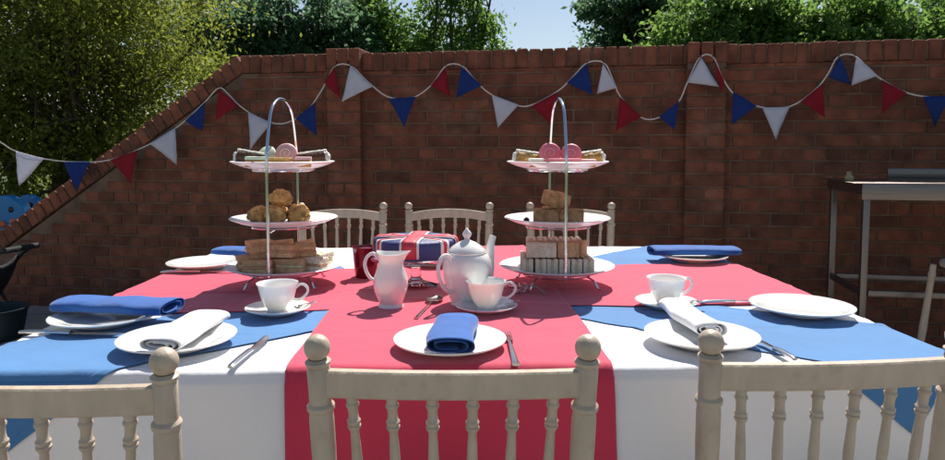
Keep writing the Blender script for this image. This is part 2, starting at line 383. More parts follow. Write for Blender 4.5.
for i, (c_, A, B, T) in enumerate(flags):
    a3, b3, t3 = [Vector((*[wp(*q, OFF)[0]], -OFF-.008, wp(*q, OFF)[1])) for q in (A, B, T)]
    mb = MB(); n = 7; vs = []; fs = []; idx = {}
    for r_ in range(n+1):
        for k in range(n+1-r_):
            u, v = k/n, r_/n
            p = a3*(1-u-v)+b3*u+t3*v
            wv = math.sin((u*1.3+v*.7)*4+i*1.7)
            p = p+Vector((0, -.012*wv*v-.014*math.sin(PI*min(1,u/(1-v+1e-6)))*(.3+v)*math.cos(i*2.3)-.006*random.random(), 0))
            idx[(r_, k)] = len(vs); vs.append(p)
    for r_ in range(n):
        for k in range(n-r_):
            fs.append((idx[(r_,k)], idx[(r_,k+1)], idx[(r_+1,k)]))
            if k < n-r_-1: fs.append((idx[(r_,k+1)], idx[(r_+1,k+1)], idx[(r_+1,k)]))
    mb.add(vs, fs)
    solid(mb.build('flag', M[{'w':'flag_white','b':'flag_blue','r':'flag_red'}[c_]], bun, sharp=80), .0012, 0)
for (x, y) in ((219,88),(335.5,66),(351,66),(446,66),(462,66),(587,63),(604,63),(700,57.5),(713,57),(838,57),(855,56)):
    s, z = wp(x, y, OFF); mb = MB(); mb.tube([(s, .0, z+.001), (s, -OFF-.006, z+.004)], .003, 6); mb.lathe([(0,0),(.006,0),(.006,.002),(0,.002)], 8, (s,-OFF-.006,z+.004), (0,-1,0))
    mb.build('nail', M['nail'], bun)

# ------------------------------------------------------------------ table and cloths
TC = Vector((-.026, 1.845, 0)); TY = R(1.8); TA, TB = .893, .705
def tl(X, Y):
    dx, dy = X-TC.x, Y-TC.y; c, s = math.cos(TY), math.sin(TY)
    return (dx*c+dy*s, -dx*s+dy*c)
tbl = thing('trestle_table', 'large rectangular table hidden under layered red, white and blue cloths', 'table', TC, TY)
mb = MB(); mb.rbox((0,0,.732), (2*TA-.014, 2*TB-.014, .024), .009, 3); mb.build('table_top', M['ply'], tbl)
for sx in (-1,1):
    for sy in (-1,1):
        mb = MB(); mb.tube([(sx*.70, sy*.5, .723), (sx*.74, sy*.55, 0)], .016, 12); mb.build('leg', M['iron'], tbl)
LAY = .0019
creases = [((0,-.08),(1,.03),.0022,.010), ((-.55,.0),(0.02,1),.0016,.008), ((.56,0),(-.03,1),.0016,.008), ((0,.33),(1,-.02),.0016,.008),
           ((0,-.47),(1,.02),.0016,.009), ((.02,0),(.01,1),.0014,.007), ((.3,.1),(1,.16),.0018,.012), ((-.6,-.1),(1,-.2),.0016,.012)]
def wrink(u, v):
    z = .0018*noise.noise(Vector((u*6, v*6, 1)))+.0009*noise.noise(Vector((u*19, v*19, 4)))
    for (p, d, h, w) in creases:
        l = math.hypot(*d); dist = ((u-p[0])*d[1]-(v-p[1])*d[0])/l
        z += 1.9*h*math.exp(-(dist/w)**2)*(.5+.5*noise.noise(Vector((u*3, v*3, h*999))))
    return z
def drape(u, v, layer):
    re = .014; ax, by = TA-re, TB-re
    qx, qy = max(-ax, min(ax, u)), max(-by, min(by, v)); dx, dy = u-qx, v-qy; s = math.hypot(dx, dy)
    off = LAY*layer*1.0
    if s < 1e-6: return Vector((u, v, .7485+off+wrink(u, v)))
    nx, ny = dx/s, dy/s; rr = re+off
    if s < re*PI/2:
        a = s/re; w = wrink(u, v)*math.cos(a)
        return Vector((qx+nx*rr*math.sin(a), qy+ny*rr*math.sin(a), .7485-re+rr*math.cos(a)+w))
    s2 = s-re*PI/2; tt = qx*1.0+qy*1.31+math.atan2(ny, nx)*.12
    fold = (.5*math.sin(tt*19+1.0)+.35*math.sin(tt*31+2)+.25*math.sin(tt*9))
    o_ = rr+.004+s2*.055+min(s2*.19, .040)*(fold+.9)+.002*noise.noise(Vector((tt*12, s2*9, 0)))
    return Vector((qx+nx*o_, qy+ny*o_, .7485-re-s2))
def cloth(name, label, m, quad, layer, nu, nv, group=None, wob=.0025, corner=0):
    """quad = four (u,v) corners in table coordinates"""
    A, B, C_, D = quad; LU = math.dist(A, B); LV = math.dist(B, C_)
    def fn(i, j):
        u = (A[0]*(1-i)+B[0]*i)*(1-j)+(D[0]*(1-i)+C_[0]*i)*j
        v = (A[1]*(1-i)+B[1]*i)*(1-j)+(D[1]*(1-i)+C_[1]*i)*j
        e = max(0, 1-min(i, 1-i, j, 1-j)*14)
        u += e*wob*noise.noise(Vector((i*9, j*9, layer*5))); v += e*wob*1.6*noise.noise(Vector((i*9, j*9, layer*5+3)))
        ed = min(min(i, 1-i)*LU, min(j, 1-j)*LV)
        return drape(u, v, layer+(.45 if ed < .016 else 0))
    mb = MB(); mb.grid(fn, nu, nv)
    o = mb.build(name, m, sharp=180); o.location = TC; o.rotation_euler.z = TY
    solid(o, .0009, 1)
    return tag(o, label, 'tablecloth', group)
DR = .275
cloth('tablecloth', 'plain white cotton cloth covering the whole table beneath the others', M['white_cloth'], [(-TA-DR,-TB-DR),(TA+DR,-TB-DR),(TA+DR,TB+DR),(-TA-DR,TB+DR)], 0, 440, 380)
gb = 'blue cloths laid diagonally at the table corners'
def wq(*pts): return [tl(*p) for p in pts]
cloth('blue_cloth', 'blue diagonal cloth at the near left corner, under the white rolled napkin plate', M['blue_cloth'], wq((-.20,1.47),(-.50,1.66),(-1.02,1.16),(-.80,.97)), 1.6, 240, 220, gb)
cloth('blue_cloth', 'blue diagonal cloth at the near right corner, its tip hanging behind the chair spindles', M['blue_cloth'], wq((.15,1.54),(.45,1.66),(.97,1.37),(.762,1.055)), 1.6, 240, 220, gb)
cloth('blue_cloth', 'blue diagonal cloth at the far right corner under the blue napkin plate', M['blue_cloth'], wq((.12,2.02),(.55,1.98),(.98,2.33),(.74,2.63)), 1.6, 240, 220, gb)
cloth('blue_cloth', 'blue diagonal cloth at the far left corner beside the empty white plate', M['blue_cloth'], wq((-.35,2.0),(-.66,2.0),(-.93,2.55),(-.70,2.67)), 1.6, 240, 220, gb)
gr = 'red runners crossing on the table'
cloth('red_runner', 'red runner lying left to right across the middle of the table', M['red_cloth'], [(-TA-.2,-.322),(TA+.2,-.258),(TA+.2,.303),(-TA-.2,.200)], 2.4, 420, 140, gr, wob=.006)
cloth('red_runner', 'red runner lying front to back and hanging down behind the middle near chair', M['red_cloth'], [(-.308,-TB-DR+.004),(.251,-TB-DR+.004),(.240,TB+.2),(-.323,TB+.2)], 3.3, 130, 360, gr, wob=.006)

# ------------------------------------------------------------------ chairs
def make_chair(label, arch=0):
    t = thing('spindle_chair', label, 'chair', group='limewashed spindle chairs around the table')
    rec = math.tan(R(5)); w0, w1 = .189, .200
    def bk(x, z):  # point of the reclined back; x in -1..1
        k = (z-.45)/.38; return Vector((x*(w0+(w1-w0)*k), -.19-(z-.45)*rec-.012*(1-x*x), z+(arch*(1-x*x) if z > .751 and z < .8 else 0)))
    for sx in (-1, 1):
        top = bk(sx, .801); mid = bk(sx, .745); seat = Vector((sx*w0, -.19, .45)); foot = Vector((sx*.185, -.255, 0))
        m_ = MB(); ax = (top-seat).normalized(); Lh = (top-seat).length
        pr = [(.0135,0),(.0145,.02),(.0175,.03),(.0145,.04),(.0135,.06),(.0165,.14),(.0185,.22),(.0185,Lh-.085),(.0175,Lh-.072),(.0205,Lh-.068),(.0205,Lh-.062),(.0165,Lh-.057),(.0170,Lh-.004),(.0150,Lh-.001),(.0190,Lh+.004),(.0190,Lh+.007),(.0135,Lh+.011)]
        for k in range(10):
            a = -1.05+k*(PI/2+1.05)/9; pr.append((max(0, .0195*math.cos(a)) if k < 9 else 0, Lh+.0275+.0200*math.sin(a)))
        m_.lathe(pr, 24, seat, ax); m_.build('back_post', M['limewash'], t)
        m_ = MB(); ax = (foot-seat).normalized(); Ll = (foot-seat).length
        m_.lathe([(.0145,-.01),(.0145,.10),(.018,.105),(.018,.115),(.0145,.12),(.014,.25),(.0165,.255),(.0165,.265),(.0135,.27),(.0105,Ll-.002),(.0105,Ll)], 20, seat, ax)
        m_.build('leg', M['limewash'], t)
        f0 = Vector((sx*.185, .19, .45)); f1 = Vector((sx*.19, .205, 0)); ax = (f1-f0).normalized()
        m_ = MB(); m_.lathe([(.016,-.01),(.016,.02),(.019,.03),(.019,.04),(.014,.05),(.0165,.14),(.0185,.145),(.0185,.155),(.015,.16),(.014,.27),(.017,.275),(.017,.285),(.013,.29),(.010,.449)], 20, f0, ax)
        m_.build('leg', M['limewash'], t)
    def rail(z0, z1, th, name):
        m_ = MB(); n = 14
        def ring(i):
            x = -1+2*i/n; x *= .985; a, b_ = bk(x, z0), bk(x, z1); e = .0025
            dy = Vector((0, th/2, 0)); ez = Vector((0,0,e)); ey = Vector((0,e,0))
            return [a-dy+ez, a-dy+ey, a+dy-ey, a+dy+ez, b_+dy-ez, b_+dy-ey, b_-dy+ey, b_-dy-ez]
        vs = []; fs = []
        for i in range(n+1): vs += ring(i)
        for i in range(n):
            for k in range(8): fs.append((i*8+k, i*8+(k+1)%8, (i+1)*8+(k+1)%8, (i+1)*8+k))
        fs.append(tuple(range(8))); fs.append(tuple(reversed(range(n*8, n*8+8))))
        m_.add(vs, fs); m_.build(name, M['limewash'], t)
    rail(.753, .795, .019, 'top_rail'); rail(.505, .535, .017, 'lower_rail')
    for k in range(6):
        x = -1+2*(k+1)/7; x *= 1.06
        a = bk(x*.95, .533); b_ = bk(x*1.0, .755); ax = (b_-a).normalized(); Lb = (b_-a).length
        pr = [(.006,0),(.0065,.02),(.0095,.024),(.0095,.030),(.0060,.035),(.0062,.05),(.0078,.10),(.0082,.12),(.0072,Lb-.075),(.0065,Lb-.056),(.0082,Lb-.052),(.0102,Lb-.049),(.0102,Lb-.046),(.0085,Lb-.044),(.0102,Lb-.041),(.0102,Lb-.038),(.0080,Lb-.035),(.0074,Lb-.028),(.0078,Lb-.019),(.0100,Lb-.015),(.0100,Lb-.012),(.0080,Lb-.009),(.0088,Lb-.004),(.0070,Lb+.002)]
        m_ = MB(); m_.lathe(pr, 16, a, ax); m_.build('spindle', M['limewash'], t)
    m_ = MB(); m_.rbox((0, .0, .440), (.40, .41, .030), .010, 3); m_.build('seat', M['limewash'], t)
    m_ = MB(); m_.rbox((0, .01, .4645), (.355, .35, .018), .008, 3); m_.build('seat_pad', M['cushion'], t)
    m_ = MB()
    for sx in (-1,1):
        for z in (.17, .24): m_.tube([(sx*.183, -.22-.03*(z<.2), z), (sx*.187, .198, z)], .0085, 10)
    for z in (.20,): m_.tube([(-.187, .198, z), (.187, .198, z)], .0085, 10)
    m_.tube([(-.18,-.225,.21),(.18,-.225,.21)], .0085, 10)
    m_.build('stretcher', M['limewash'], t)
    return t
# bk at knob height: y offset from chair origin = -.19-.38*rec-.0
KY = .19+.38*math.tan(R(5))
def chair_at(kx, ky, yaw, label, first=None):
    """kx, ky: mid-point between the knobs in the world"""
    c, s = math.cos(yaw), math.sin(yaw); loc = Vector((kx - s*KY*1.0, ky + c*KY, .005))
    if first: first.location = loc; first.rotation_euler.z = yaw; return first
    return dup(SRC, loc, yaw, label)
SRC = ch0 = make_chair('middle near chair, in front of the hanging red runner')
a = atd(317, 347, .985); b_ = atd(588, 348, .985)
chair_at((a.x+b_.x)/2, .985, R(0), None, ch0)
a = atd(164, 361, .92); chair_at(a.x-.200, .92, 0, 'near chair cut off by the left edge, in front of the white rolled napkin')
a = atd(711, 341, 1.012); yw = R(4.5); chair_at(a.x+.200*math.cos(yw), 1.012+.2*math.sin(yw), yw, 'near chair at right, in front of the hanging blue cloth tip')
a = atd(381.5, 209, 3.30); px_ = (a.x-.195, 3.33, R(183))
chF = make_chair('far chair behind the left cake stand of scones', .020)
chair_at(*px_, None, chF); SRC = chF
a = atd(449, 208, 3.32); chair_at(a.x, 3.34, R(180), 'far chair directly behind the glass stand and the teapot')
a = atd(610, 207, 3.32); chair_at(a.x-.19, 3.34, R(178), 'far chair behind the right tiered stand of brown cake')
sb = atd(953, 267, 2.9)
t = thing('wooden_stool', 'wooden stool at the right edge of the picture, one slanting leg in frame', 'stool', (sb.x+.13, 2.9, .004), R(8))
for sx in (-1, 1):
    for sy in (-1, 1):
        a_ = Vector((sx*.13, sy*.12, .60)); b2_ = Vector((sx*.172, sy*.16, 0)); ax = b2_-a_; Lg = ax.length
        m_ = MB(); m_.lathe([(.012,0),(.013,.03),(.0165,.05),(.013,.06),(.0145,.2),(.0165,.3),(.0125,.42),(.010,Lg)], 16, a_, ax); m_.build('leg', M['limewash'], t)
for sx in (-1, 1): m_ = MB(); m_.tube([(sx*.157, -.145, .22), (sx*.157, .145, .22)], .008, 10); m_.build('stretcher', M['limewash'], t)
m_ = MB(); m_.lathe([(0,.595),(.14,.595),(.155,.60),(.158,.612),(.152,.622),(.12,.618),(0,.612)], 48); m_.build('seat', M['limewash'], t)

# ------------------------------------------------------------------ crockery
def plate_prof(r, h=.018, th=.004):
    return [(0,.002),(r*.55,.002),(r*.57,0),(r*.60,0),(r*.62,.003),(r*.72,.007),(r*.98,h-.003),(r,h-.001),(r,h+.001),(r*.985,h+.0015),(r*.74,.0125),(r*.66,.0085),(r*.60,.0068),(0,.0065)]
def plate(p, r, label, h=.018, group='dinner plates laid on the table'):
    mb = MB(); mb.lathe(plate_prof(r, h), 64)
    o = mb.build('plate', M['china'], sharp=60, loc=p); return tag(o, label, 'plate', group)
P1 = on(178,345); P2 = on(450,347); P3_ = on(701,342); P4 = on(106,322); P5 = on(801,312); P6 = on(693,260); P7 = on(203,267); P8 = on(436,264)
plate(P1, .106, 'white plate near left, holding a white rolled napkin')
plate(P2, .105, 'white plate near middle, holding a folded blue napkin on the red runner')
plate(P3_, .106, 'white plate near right, holding a white rolled napkin beside the right chair knob')
plate(P4, .108, 'white plate at the left end under a wide blue napkin')
plate(P5, .110, 'large empty white plate at the right end of the table')
plate(P6, .110, 'white plate at the far right corner under a blue napkin')
plate(P7, .106, 'empty white plate at the far left edge of the red runner')
plate(P8, .100, 'small part of a white plate showing behind the teapot and the glass stand')

def napkin(p, w, h, L_, rz, m, label, group, seed=0, tilt=0, turns=1.85, taper=0, sag=0):
    """a flat rolled / folded napkin: spiral section swept along its length"""
    mb = MB(); n = 54; nl = 26
    def fn(i, j):
        th = i*turns*2*PI - .45*PI; k = 1-.27*(th+.45*PI)/(2*PI)
        wj = 1-taper*j; c, s = math.cos(th), math.sin(th)
        x = math.copysign(abs(c)**.75, c)*w/2*k*wj; z = math.copysign(abs(s)**.8, s)*h/2*k
        x += .0030*noise.noise(Vector((j*3+seed, i*4, seed)))
        z += .0030*noise.noise(Vector((j*4+seed*2, i*3, 7)))*(1 if z > 0 else .2)
        y = (j-.5)*L_ + .006*noise.noise(Vector((i*5, seed, 2)))*(1 if j > .5 else -1)*abs(2*j-1)
        endf = max(0, abs(2*j-1)-.85)/.15
        z *= 1-.12*endf
        zz = z+h/2+ .003+ sag*(j-.5)**2
        return Vector((x + .004*math.sin(j*5+seed), y, zz + tilt*(j)))
    mb.grid(fn, n, nl)
    o = mb.build('napkin', m, sharp=180, loc=p, rz=rz); solid(o, .0016, 0)
    return tag(o, label, 'napkin', group)
up = lambda p, dx=0, dy=0, dz=.009: Vector((p.x+dx, p.y+dy, p.z+dz))
gw = 'white napkins rolled on the near plates'; gbn = 'blue folded napkins on plates'
napkin(Vector((on(190,340).x, on(190,343).y, ZT+.012)), .080, .026, .215, R(-3), M['white_napkin'], 'white napkin roll on the near left plate', gw, 1, turns=2.6, taper=-.15)
napkin(Vector((on(688,330).x, on(688,330).y, ZT+.012)), .066, .030, .215, R(2), M['white_napkin'], 'white napkin roll on the near right plate', gw, 2, turns=2.6, taper=-.05)
napkin(up(P2, .003, -.004, .010), .094, .034, .180, R(-1), M['blue_napkin'], 'blue folded napkin standing out on the near middle plate', gbn, 3, turns=2.1)
napkin(up(P4, .018, .012, .013), .115, .034, .250, R(90-6), M['blue_napkin'], 'wide blue napkin folded over the left end plate', gbn, 4, turns=2.2, taper=.12)
napkin(up(P6, .0, .0, .012), .11, .032, .28, R(90+2), M['blue_napkin'], 'blue folded napkin on the far right plate', gbn, 5, turns=2.2)
napkin(up(on(238,259), 0, .02, .004), .10, .030, .17, R(70), M['blue_napkin'], 'blue folded napkin lying at the far left behind the sandwiches', gbn, 6, turns=2.2)

def cup_and_saucer(p, which, hrot):
    s_ = MB(); r = .0715
    s_.lathe([(0,.002),(.030,.002),(.031,0),(.034,0),(.036,.003),(r*.7,.006),(r*.98,.0145),(r,.016),(r*.985,.0175),(r*.72,.0105),(.034,.0065),(.026,.006),(.024,.0045),(0,.0045)], 56)
    so = tag(s_.build('saucer', M['china'], sharp=60, loc=p), 'white saucer under the teacup '+which, 'saucer', 'saucers')
    t = thing('teacup', 'white china teacup '+which, 'teacup', up(p, dz=.0050), hrot, 'teacups')
    m_ = MB()
    m_.lathe([(0,.003),(.019,.003),(.0205,0),(.0225,0),(.0215,.004),(.0225,.007),(.029,.016),(.0355,.029),(.0395,.044),(.0425,.057),(.0455,.064),(.0460,.0652),(.0450,.0650),(.0410,.057),(.0380,.044),(.034,.030),(.0275,.018),(.020,.010),(0,.008)], 48)
    m_.build('cup_body', M['china'], t, sharp=60)
    h = MB(); pts = [Vector(q) for q in ((.0405,0,.053),(.048,0,.0600),(.058,0,.0600),(.0655,0,.053),(.066,0,.043),(.059,0,.033),(.050,0,.027),(.0425,0,.0255),(.0335,0,.0275))]
    h.tube(cr(pts, 5), .0030, 10, flat=.75, up=(0,1,0)); h.build('handle', M['china'], t, sharp=80)
    return t
U1 = on(278,313.5); U2 = on(486,311); U3 = on(666,307)
cup_and_saucer(U1, 'beside the left stand, at the near left', R(5))
cup_and_saucer(U2, 'in the middle, in front of the teapot', R(-2))
cup_and_saucer(U3, 'at right, behind the white napkin roll', R(14))

# teapot
def teapot(p):
    t = thing('teapot', 'white china teapot with a pointed lid knob, spout to the right', 'teapot', p, R(48))
    m_ = MB()
    m_.lathe([(0,.004),(.034,.004),(.036,0),(.040,0),(.039,.006),(.042,.014),(.049,.035),(.0555,.062),(.0585,.085),(.0570,.104),(.051,.117),(.046,.121),(.047,.124),(.043,.1245),(.040,.121),(.0,.119)], 56)
    # fine upright flutes
    m_.v = [((x*(1+.010*math.cos(12*math.atan2(y, x))*max(0, math.sin(min(1, z/.12)*PI))), y*(1+.010*math.cos(12*math.atan2(y, x))*max(0, math.sin(min(1, z/.12)*PI))), z)) for x, y, z in m_.v]
    m_.build('pot_body', M['china'], t, sharp=60)
    l = MB(); l.lathe([(.0425,.1235),(.0445,.126),(.043,.129),(.034,.138),(.020,.147),(.009,.151),(.006,.154),(.0065,.157),(.010,.162),(.0115,.166),(.009,.171),(.0045,.176),(.002,.180),(0,.181)], 40)
    l.build('lid', M['china'], t, sharp=60)
    s_ = MB(); pts = cr([Vector(q) for q in ((.050,0,.040),(.068,0,.052),(.078,0,.080),(.082,0,.110),(.088,0,.135),(.095,0,.152))], 6)
    n = len(pts); s_.tube(pts, [.021-.0125*min(1, i/(n-1)*1.15) for i in range(n)], 18, up=(0,1,0)); s_.build('spout', M['china'], t, sharp=60)
    h = MB(); pts = cr([Vector(q) for q in ((-.050,0,.104),(-.062,0,.120),(-.080,0,.122),(-.094,0,.108),(-.096,0,.085),(-.086,0,.060),(-.070,0,.042),(-.052,0,.035))], 6)
    h.tube(pts, .0052, 12, flat=.8, up=(0,1,0)); h.build('handle', M['china'], t, sharp=80)
teapot(on(467,303))
# milk jug
t = thing('milk_jug', 'white china milk jug with its handle to the left, left of the teapot', 'jug', on(391,306), R(0))
m_ = MB(); m_.lathe([(0,.003),(.024,.003),(.026,0),(.030,0),(.029,.004),(.026,.008),(.031,.018),(.0385,.038),(.0405,.055),(.038,.072),(.030,.092),(.027,.104),(.029,.116),(.0335,.124),(.0325,.125),(.028,.117),(.0255,.104),(.028,.092),(.036,.072),(.0385,.055),(.0365,.038),(.029,.020),(0,.012)], 48)
nv = []
for x, y, z in m_.v:
    if z > .098 and x > 0:
        k = (z-.098)/.027; f = max(0, math.cos(math.atan2(y, x)))**4; x += k*f*.014; z += k*f*.006; y *= 1-.25*k*f
    if z > .110 and x < 0:
        f = max(0, -math.cos(math.atan2(y, x)))**3; z += f*.006*(z-.11)/.015
    nv.append((x, y, z))
m_.v = nv; m_.build('jug_body', M['china'], t, sharp=60)
h = MB(); h.tube(cr([Vector(q) for q in ((-.029,0,.114),(-.040,0,.124),(-.053,0,.118),(-.060,0,.103),(-.058,0,.085),(-.049,0,.068),(-.037,0,.060))], 6), .0042, 10, up=(0,1,0)); h.build('handle', M['china'], t, sharp=80)

# ------------------------------------------------------------------ cutlery
gc = 'steel cutlery beside the plates'
def cut(kind, a, b_, label, lift=.0):
    """a = handle end, b_ = tip (world points)"""
    v = b_-a; L_ = math.hypot(v.x, v.y); rz = math.atan2(v.y, v.x)
    t = thing(kind, label, kind.replace('table_', '').replace('tea', 'tea '), Vector((a.x, a.y, ZT+lift)), rz, gc)
    h = MB()
    if kind == 'knife':
        pts = [(0,0,.003),(.01,0,.0045),(.045,0,.005),(L_*.45,0,.0042),(L_*.50,0,.0036)]
        h.tube(cr([Vector(q) for q in pts], 3), [.0038+.0028*math.sin(min(1, k/12*1.2+.25)*PI*.55) for k in range(13)], 10, flat=.6, up=(0,0,1)); h.build('handle', M['steel'], t)
        bl = MB(); prof_ = [(.48,.0035,.0035),(.52,.006,.005),(.65,.008,.006),(.85,.0085,.0065),(.95,.007,.0065),(1.0,.001,.0055)]
        vs = []; fs = []
        for k, (f, w1, w2) in enumerate(prof_):
            vs += [(L_*f,-w1,.0028),(L_*f,0,.0044),(L_*f,w2,.0036),(L_*f,0,.0022)]
        for k in range(len(prof_)-1):
            for q in range(4): fs.append((k*4+q, k*4+(q+1)%4, k*4+4+(q+1)%4, k*4+4+q))
        fs += [(0,1,2,3), tuple(reversed(range(len(prof_)*4-4, len(prof_)*4)))]
        bl.add(vs, fs); bl.build('blade', M['steel'], t)
    elif kind == 'fork':
        h.tube(cr([Vector(q) for q in ((0,0,.003),(.02,0,.004),(L_*.35,0,.007),(L_*.62,0,.009),(L_*.70,0,.006))], 4), [.0075-.0048*min(1, k/12) for k in range(17)], 10, flat=.4, up=(0,0,1)); h.build('handle', M['steel'], t)
        f = MB(); 
        f.rbox((L_*.735, 0, .0045), (L_*.09, .019, .0022), .001, 1, rot(0, 12, 0))
        for q in range(4):
            y = -.0078+q*.0052; f.tube([(L_*.77, y, .0035), (L_*.86, y, .0025), (L_*.95, y*.95, .0045), (L_, y*.9, .0075)], [.0014,.0014,.0012,.0005], 6)
        f.build('tines', M['steel'], t)
    else:
        h.tube(cr([Vector(q) for q in ((0,0,.002),(.02,0,.003),(L_*.4,0,.006),(L_*.70,0,.0065))], 4), [.0055-.0035*min(1, k/9) for k in range(13)], 10, flat=.4, up=(0,0,1)); h.build('handle', M['steel'], t)
        f = MB(); 
        def sp(i, j):
            th = i*2*PI; r = j; k = L_*.16
            return Vector((L_*.84+math.cos(th)*k*r, math.sin(th)*k*.62*r*(1-.12*math.cos(th)), .0018+.006*r*r))
        f.grid(sp, 24, 6); o = f.build('bowl', M['steel'], t, sharp=180); solid(o, .0009, 0)
    return t
cut('knife', on(230,369), on(268,337), 'knife lying right of the near left plate')
cut('fork', on(516,366), on(506,334), 'fork lying right of the middle plate on the red runner')
cut('knife', on(795,361), on(757,341), 'knife lying right of the near right plate')
cut('knife', on(20,333.5), on(122,335), 'knife lying in front of the left end plate')
cut('knife', on(161,273), on(240,272), 'knife in front of the far left empty plate')
cut('knife', on(700,303.5), on(768,301.5), 'knife behind the large empty plate at the right end')
cut('teaspoon', on(416,319), on(438,298), 'teaspoon lying between the milk jug and the teapot')
def saucer_spoon(U, w, a0):
    t = cut('teaspoon', Vector((U.x+.085*math.cos(R(a0)), U.y+.085*math.sin(R(a0)), 0)), Vector((U.x+.045, U.y-.028, 0)), 'teaspoon resting on the saucer '+w, .0135)
saucer_spoon(U1, 'beside the left stand', 32); saucer_spoon(U2, 'in front of the teapot', 25); saucer_spoon(U3, 'behind the white napkin roll', -8)

# ------------------------------------------------------------------ tiered stands
def stand(cx, cy, label, hoop_yaw, tiers):
    t = thing('tiered_stand', label, 'cake stand', Vector((cx, cy, ZT)), 0, 'three tier cake stands')
    for (r, z) in tiers:
        m_ = MB(); m_.lathe([(0,z-.005),(r*.58,z-.005),(r*.66,z-.003),(r*.8,z+.002),(r*.99,z+.013),(r,z+.0145),(r*.985,z+.016),(r*.78,z+.0065),(r*.60,z+.0015),(0,z+.001)], 64)
        m_.build('tier_plate', M['china2'], t, sharp=60)
    c, s = math.cos(hoop_yaw), math.sin(hoop_yaw)
    z3 = tiers[2][1]; top = .498
    def P(q, z): return Vector((c*q, s*q, z))
    rb, rm_, rt = tiers[0][0]+.003, tiers[1][0]+.003, tiers[2][0]+.003
    RR = rt
    pts = [P(-RR, .045), P(-RR, .20), P(-RR, z3+.01), P(-RR*.93, z3+.06), P(-RR*.70, top-.040), P(-RR*.36, top-.008), P(0, top), P(RR*.36, top-.008), P(RR*.70, top-.040), P(RR*.93, z3+.06), P(RR, z3+.01), P(RR, .20), P(RR, .045)]
    h = MB(); h.tube(cr(pts, 6), .0038, 12); h.build('hoop_handle', M['chrome'], t)
    for (r, z) in tiers:
        w = MB(); rr = r*.60; n = 48
        w.tube([Vector((rr*math.cos(2*PI*k/n), rr*math.sin(2*PI*k/n), z-.009)) for k in range(n+1)], .0024, 8)
        for sg in (-1, 1): w.tube([P(sg*rr, z-.009), P(sg*(RR+.001), z-.009-.003)], .0024, 8)
        w.build('support_ring', M['chrome'], t)
    for k in range(4):
        a = R(45+90*k)+.1; d = Vector((math.cos(a), math.sin(a), 0)); f = MB(); r0 = tiers[0][0]*.60
        f.tube(cr([d*r0+Vector((0,0,tiers[0][1]-.009)), d*(r0+.022)+Vector((0,0,.022)), d*(r0+.034)+Vector((0,0,.005)), d*(r0+.042)+Vector((0,0,.003))], 4), .0028, 8)
        f.build('foot', M['chrome'], t)
    return t
SLp = at(285.5, 284, ZT); SRp = at(556.5, 284, ZT)
TR = [(.155, .040), (.142, .168), (.136, .318)]
stand(SLp.x, SLp.y, 'three tier stand at left holding sandwiches, scones and iced cakes', R(89), TR)
stand(SRp.x, SRp.y, 'three tier stand at right holding finger sandwiches, brown cake and pink cakes', R(92), TR)
def tier(Sp, k, dx, dy, dz=0): return Vector((Sp.x+dx, Sp.y+dy, ZT+TR[k][1]+.0015+dz))

# sandwiches
def sandwich(p, L_, W_, T_, rz, bread, fill, label, group, wedge=False, standing=False, tilt=0, name='sandwich'):
    """two slices and a filling; standing = cut side towards the viewer with vertical layers"""
    t = thing(name, label, 'sandwich', p, rz, group)
    b3 = T_*.41; f3 = T_*.18
    for q, (z0, h_, m, nm) in enumerate(((0, b3, bread, 'bread_slice'), (b3, f3, fill, 'filling'), (b3+f3, b3, bread, 'bread_slice'))):
        m_ = MB(); g_ = 0 if nm == 'bread_slice' else -.002
        if wedge:
            n = 1; pts = [(-L_/2-g_, -W_/2), (L_/2+g_, -W_/2), (0, W_/2+g_)]
            bm = bmesh.new(); vs = [bm.verts.new((x, y, z)) for z in (0, h_) for x, y in pts]
            bm.faces.new(vs[2::-1]); bm.faces.new(vs[3:])
            for i in range(3): bm.faces.new((vs[i], vs[(i+1)%3], vs[(i+1)%3+3], vs[i+3]))
            bmesh.ops.bevel(bm, geom=bm.edges[:], offset=.0025, segments=2, affect='EDGES'); bmesh.ops.subdivide_edges(bm, edges=bm.edges[:], cuts=2)
            bm.verts.index_update(); vv = [v.co.copy() for v in bm.verts]; ff = [[v.index for v in f.verts] for f in bm.faces]; bm.free()
            vv = [v+Vector((0,0,z0))+noise.noise_vector(v*50+p*9)*.0012 for v in vv]
        else:
            tmp = MB(); tmp.rbox((0,0,z0+h_/2), (L_+2*g_, W_+2*g_, h_), .0028, 2, jig=.0012); vv = [Vector(v) for v in tmp.v]; ff = tmp.f
        if standing:   # layers upright: swap z and y
            vv = [Vector((v.x, v.z-T_/2, v.y+W_/2)) for v in vv]; ff = [tuple(reversed(f)) for f in ff]
        if tilt: vv = [rot(tilt, 0, 0) @ v for v in vv]
        m_.add(vv, ff); m_.build(nm, m, t)
    return t
gs1 = 'sandwiches on the left stand'; gs2 = 'finger sandwiches on the right stand'
spec = [(-.075,-.040,20,'b'),(-.050,-.075,5,'b'),(-.095,.010,50,'b'),(-.02,-.045,-8,'b'),(.030,-.055,-5,'b'),(.085,-.035,-25,'w'),(.06,.03,30,'b'),(-.02,.045,10,'b'),(-.065,.055,-30,'w'),(.02,.09,0,'b'),(.09,.04,70,'w')]
for i, (dx, dy, rz, k) in enumerate(spec):
    sandwich(tier(SLp, 0, dx, dy), .075, .036, .038, R(rz), M['bread_b' if k == 'b' else 'bread_w'], M['ham' if i % 2 else 'egg'], 'sandwich in the bottom layer heaped on the left stand', gs1)
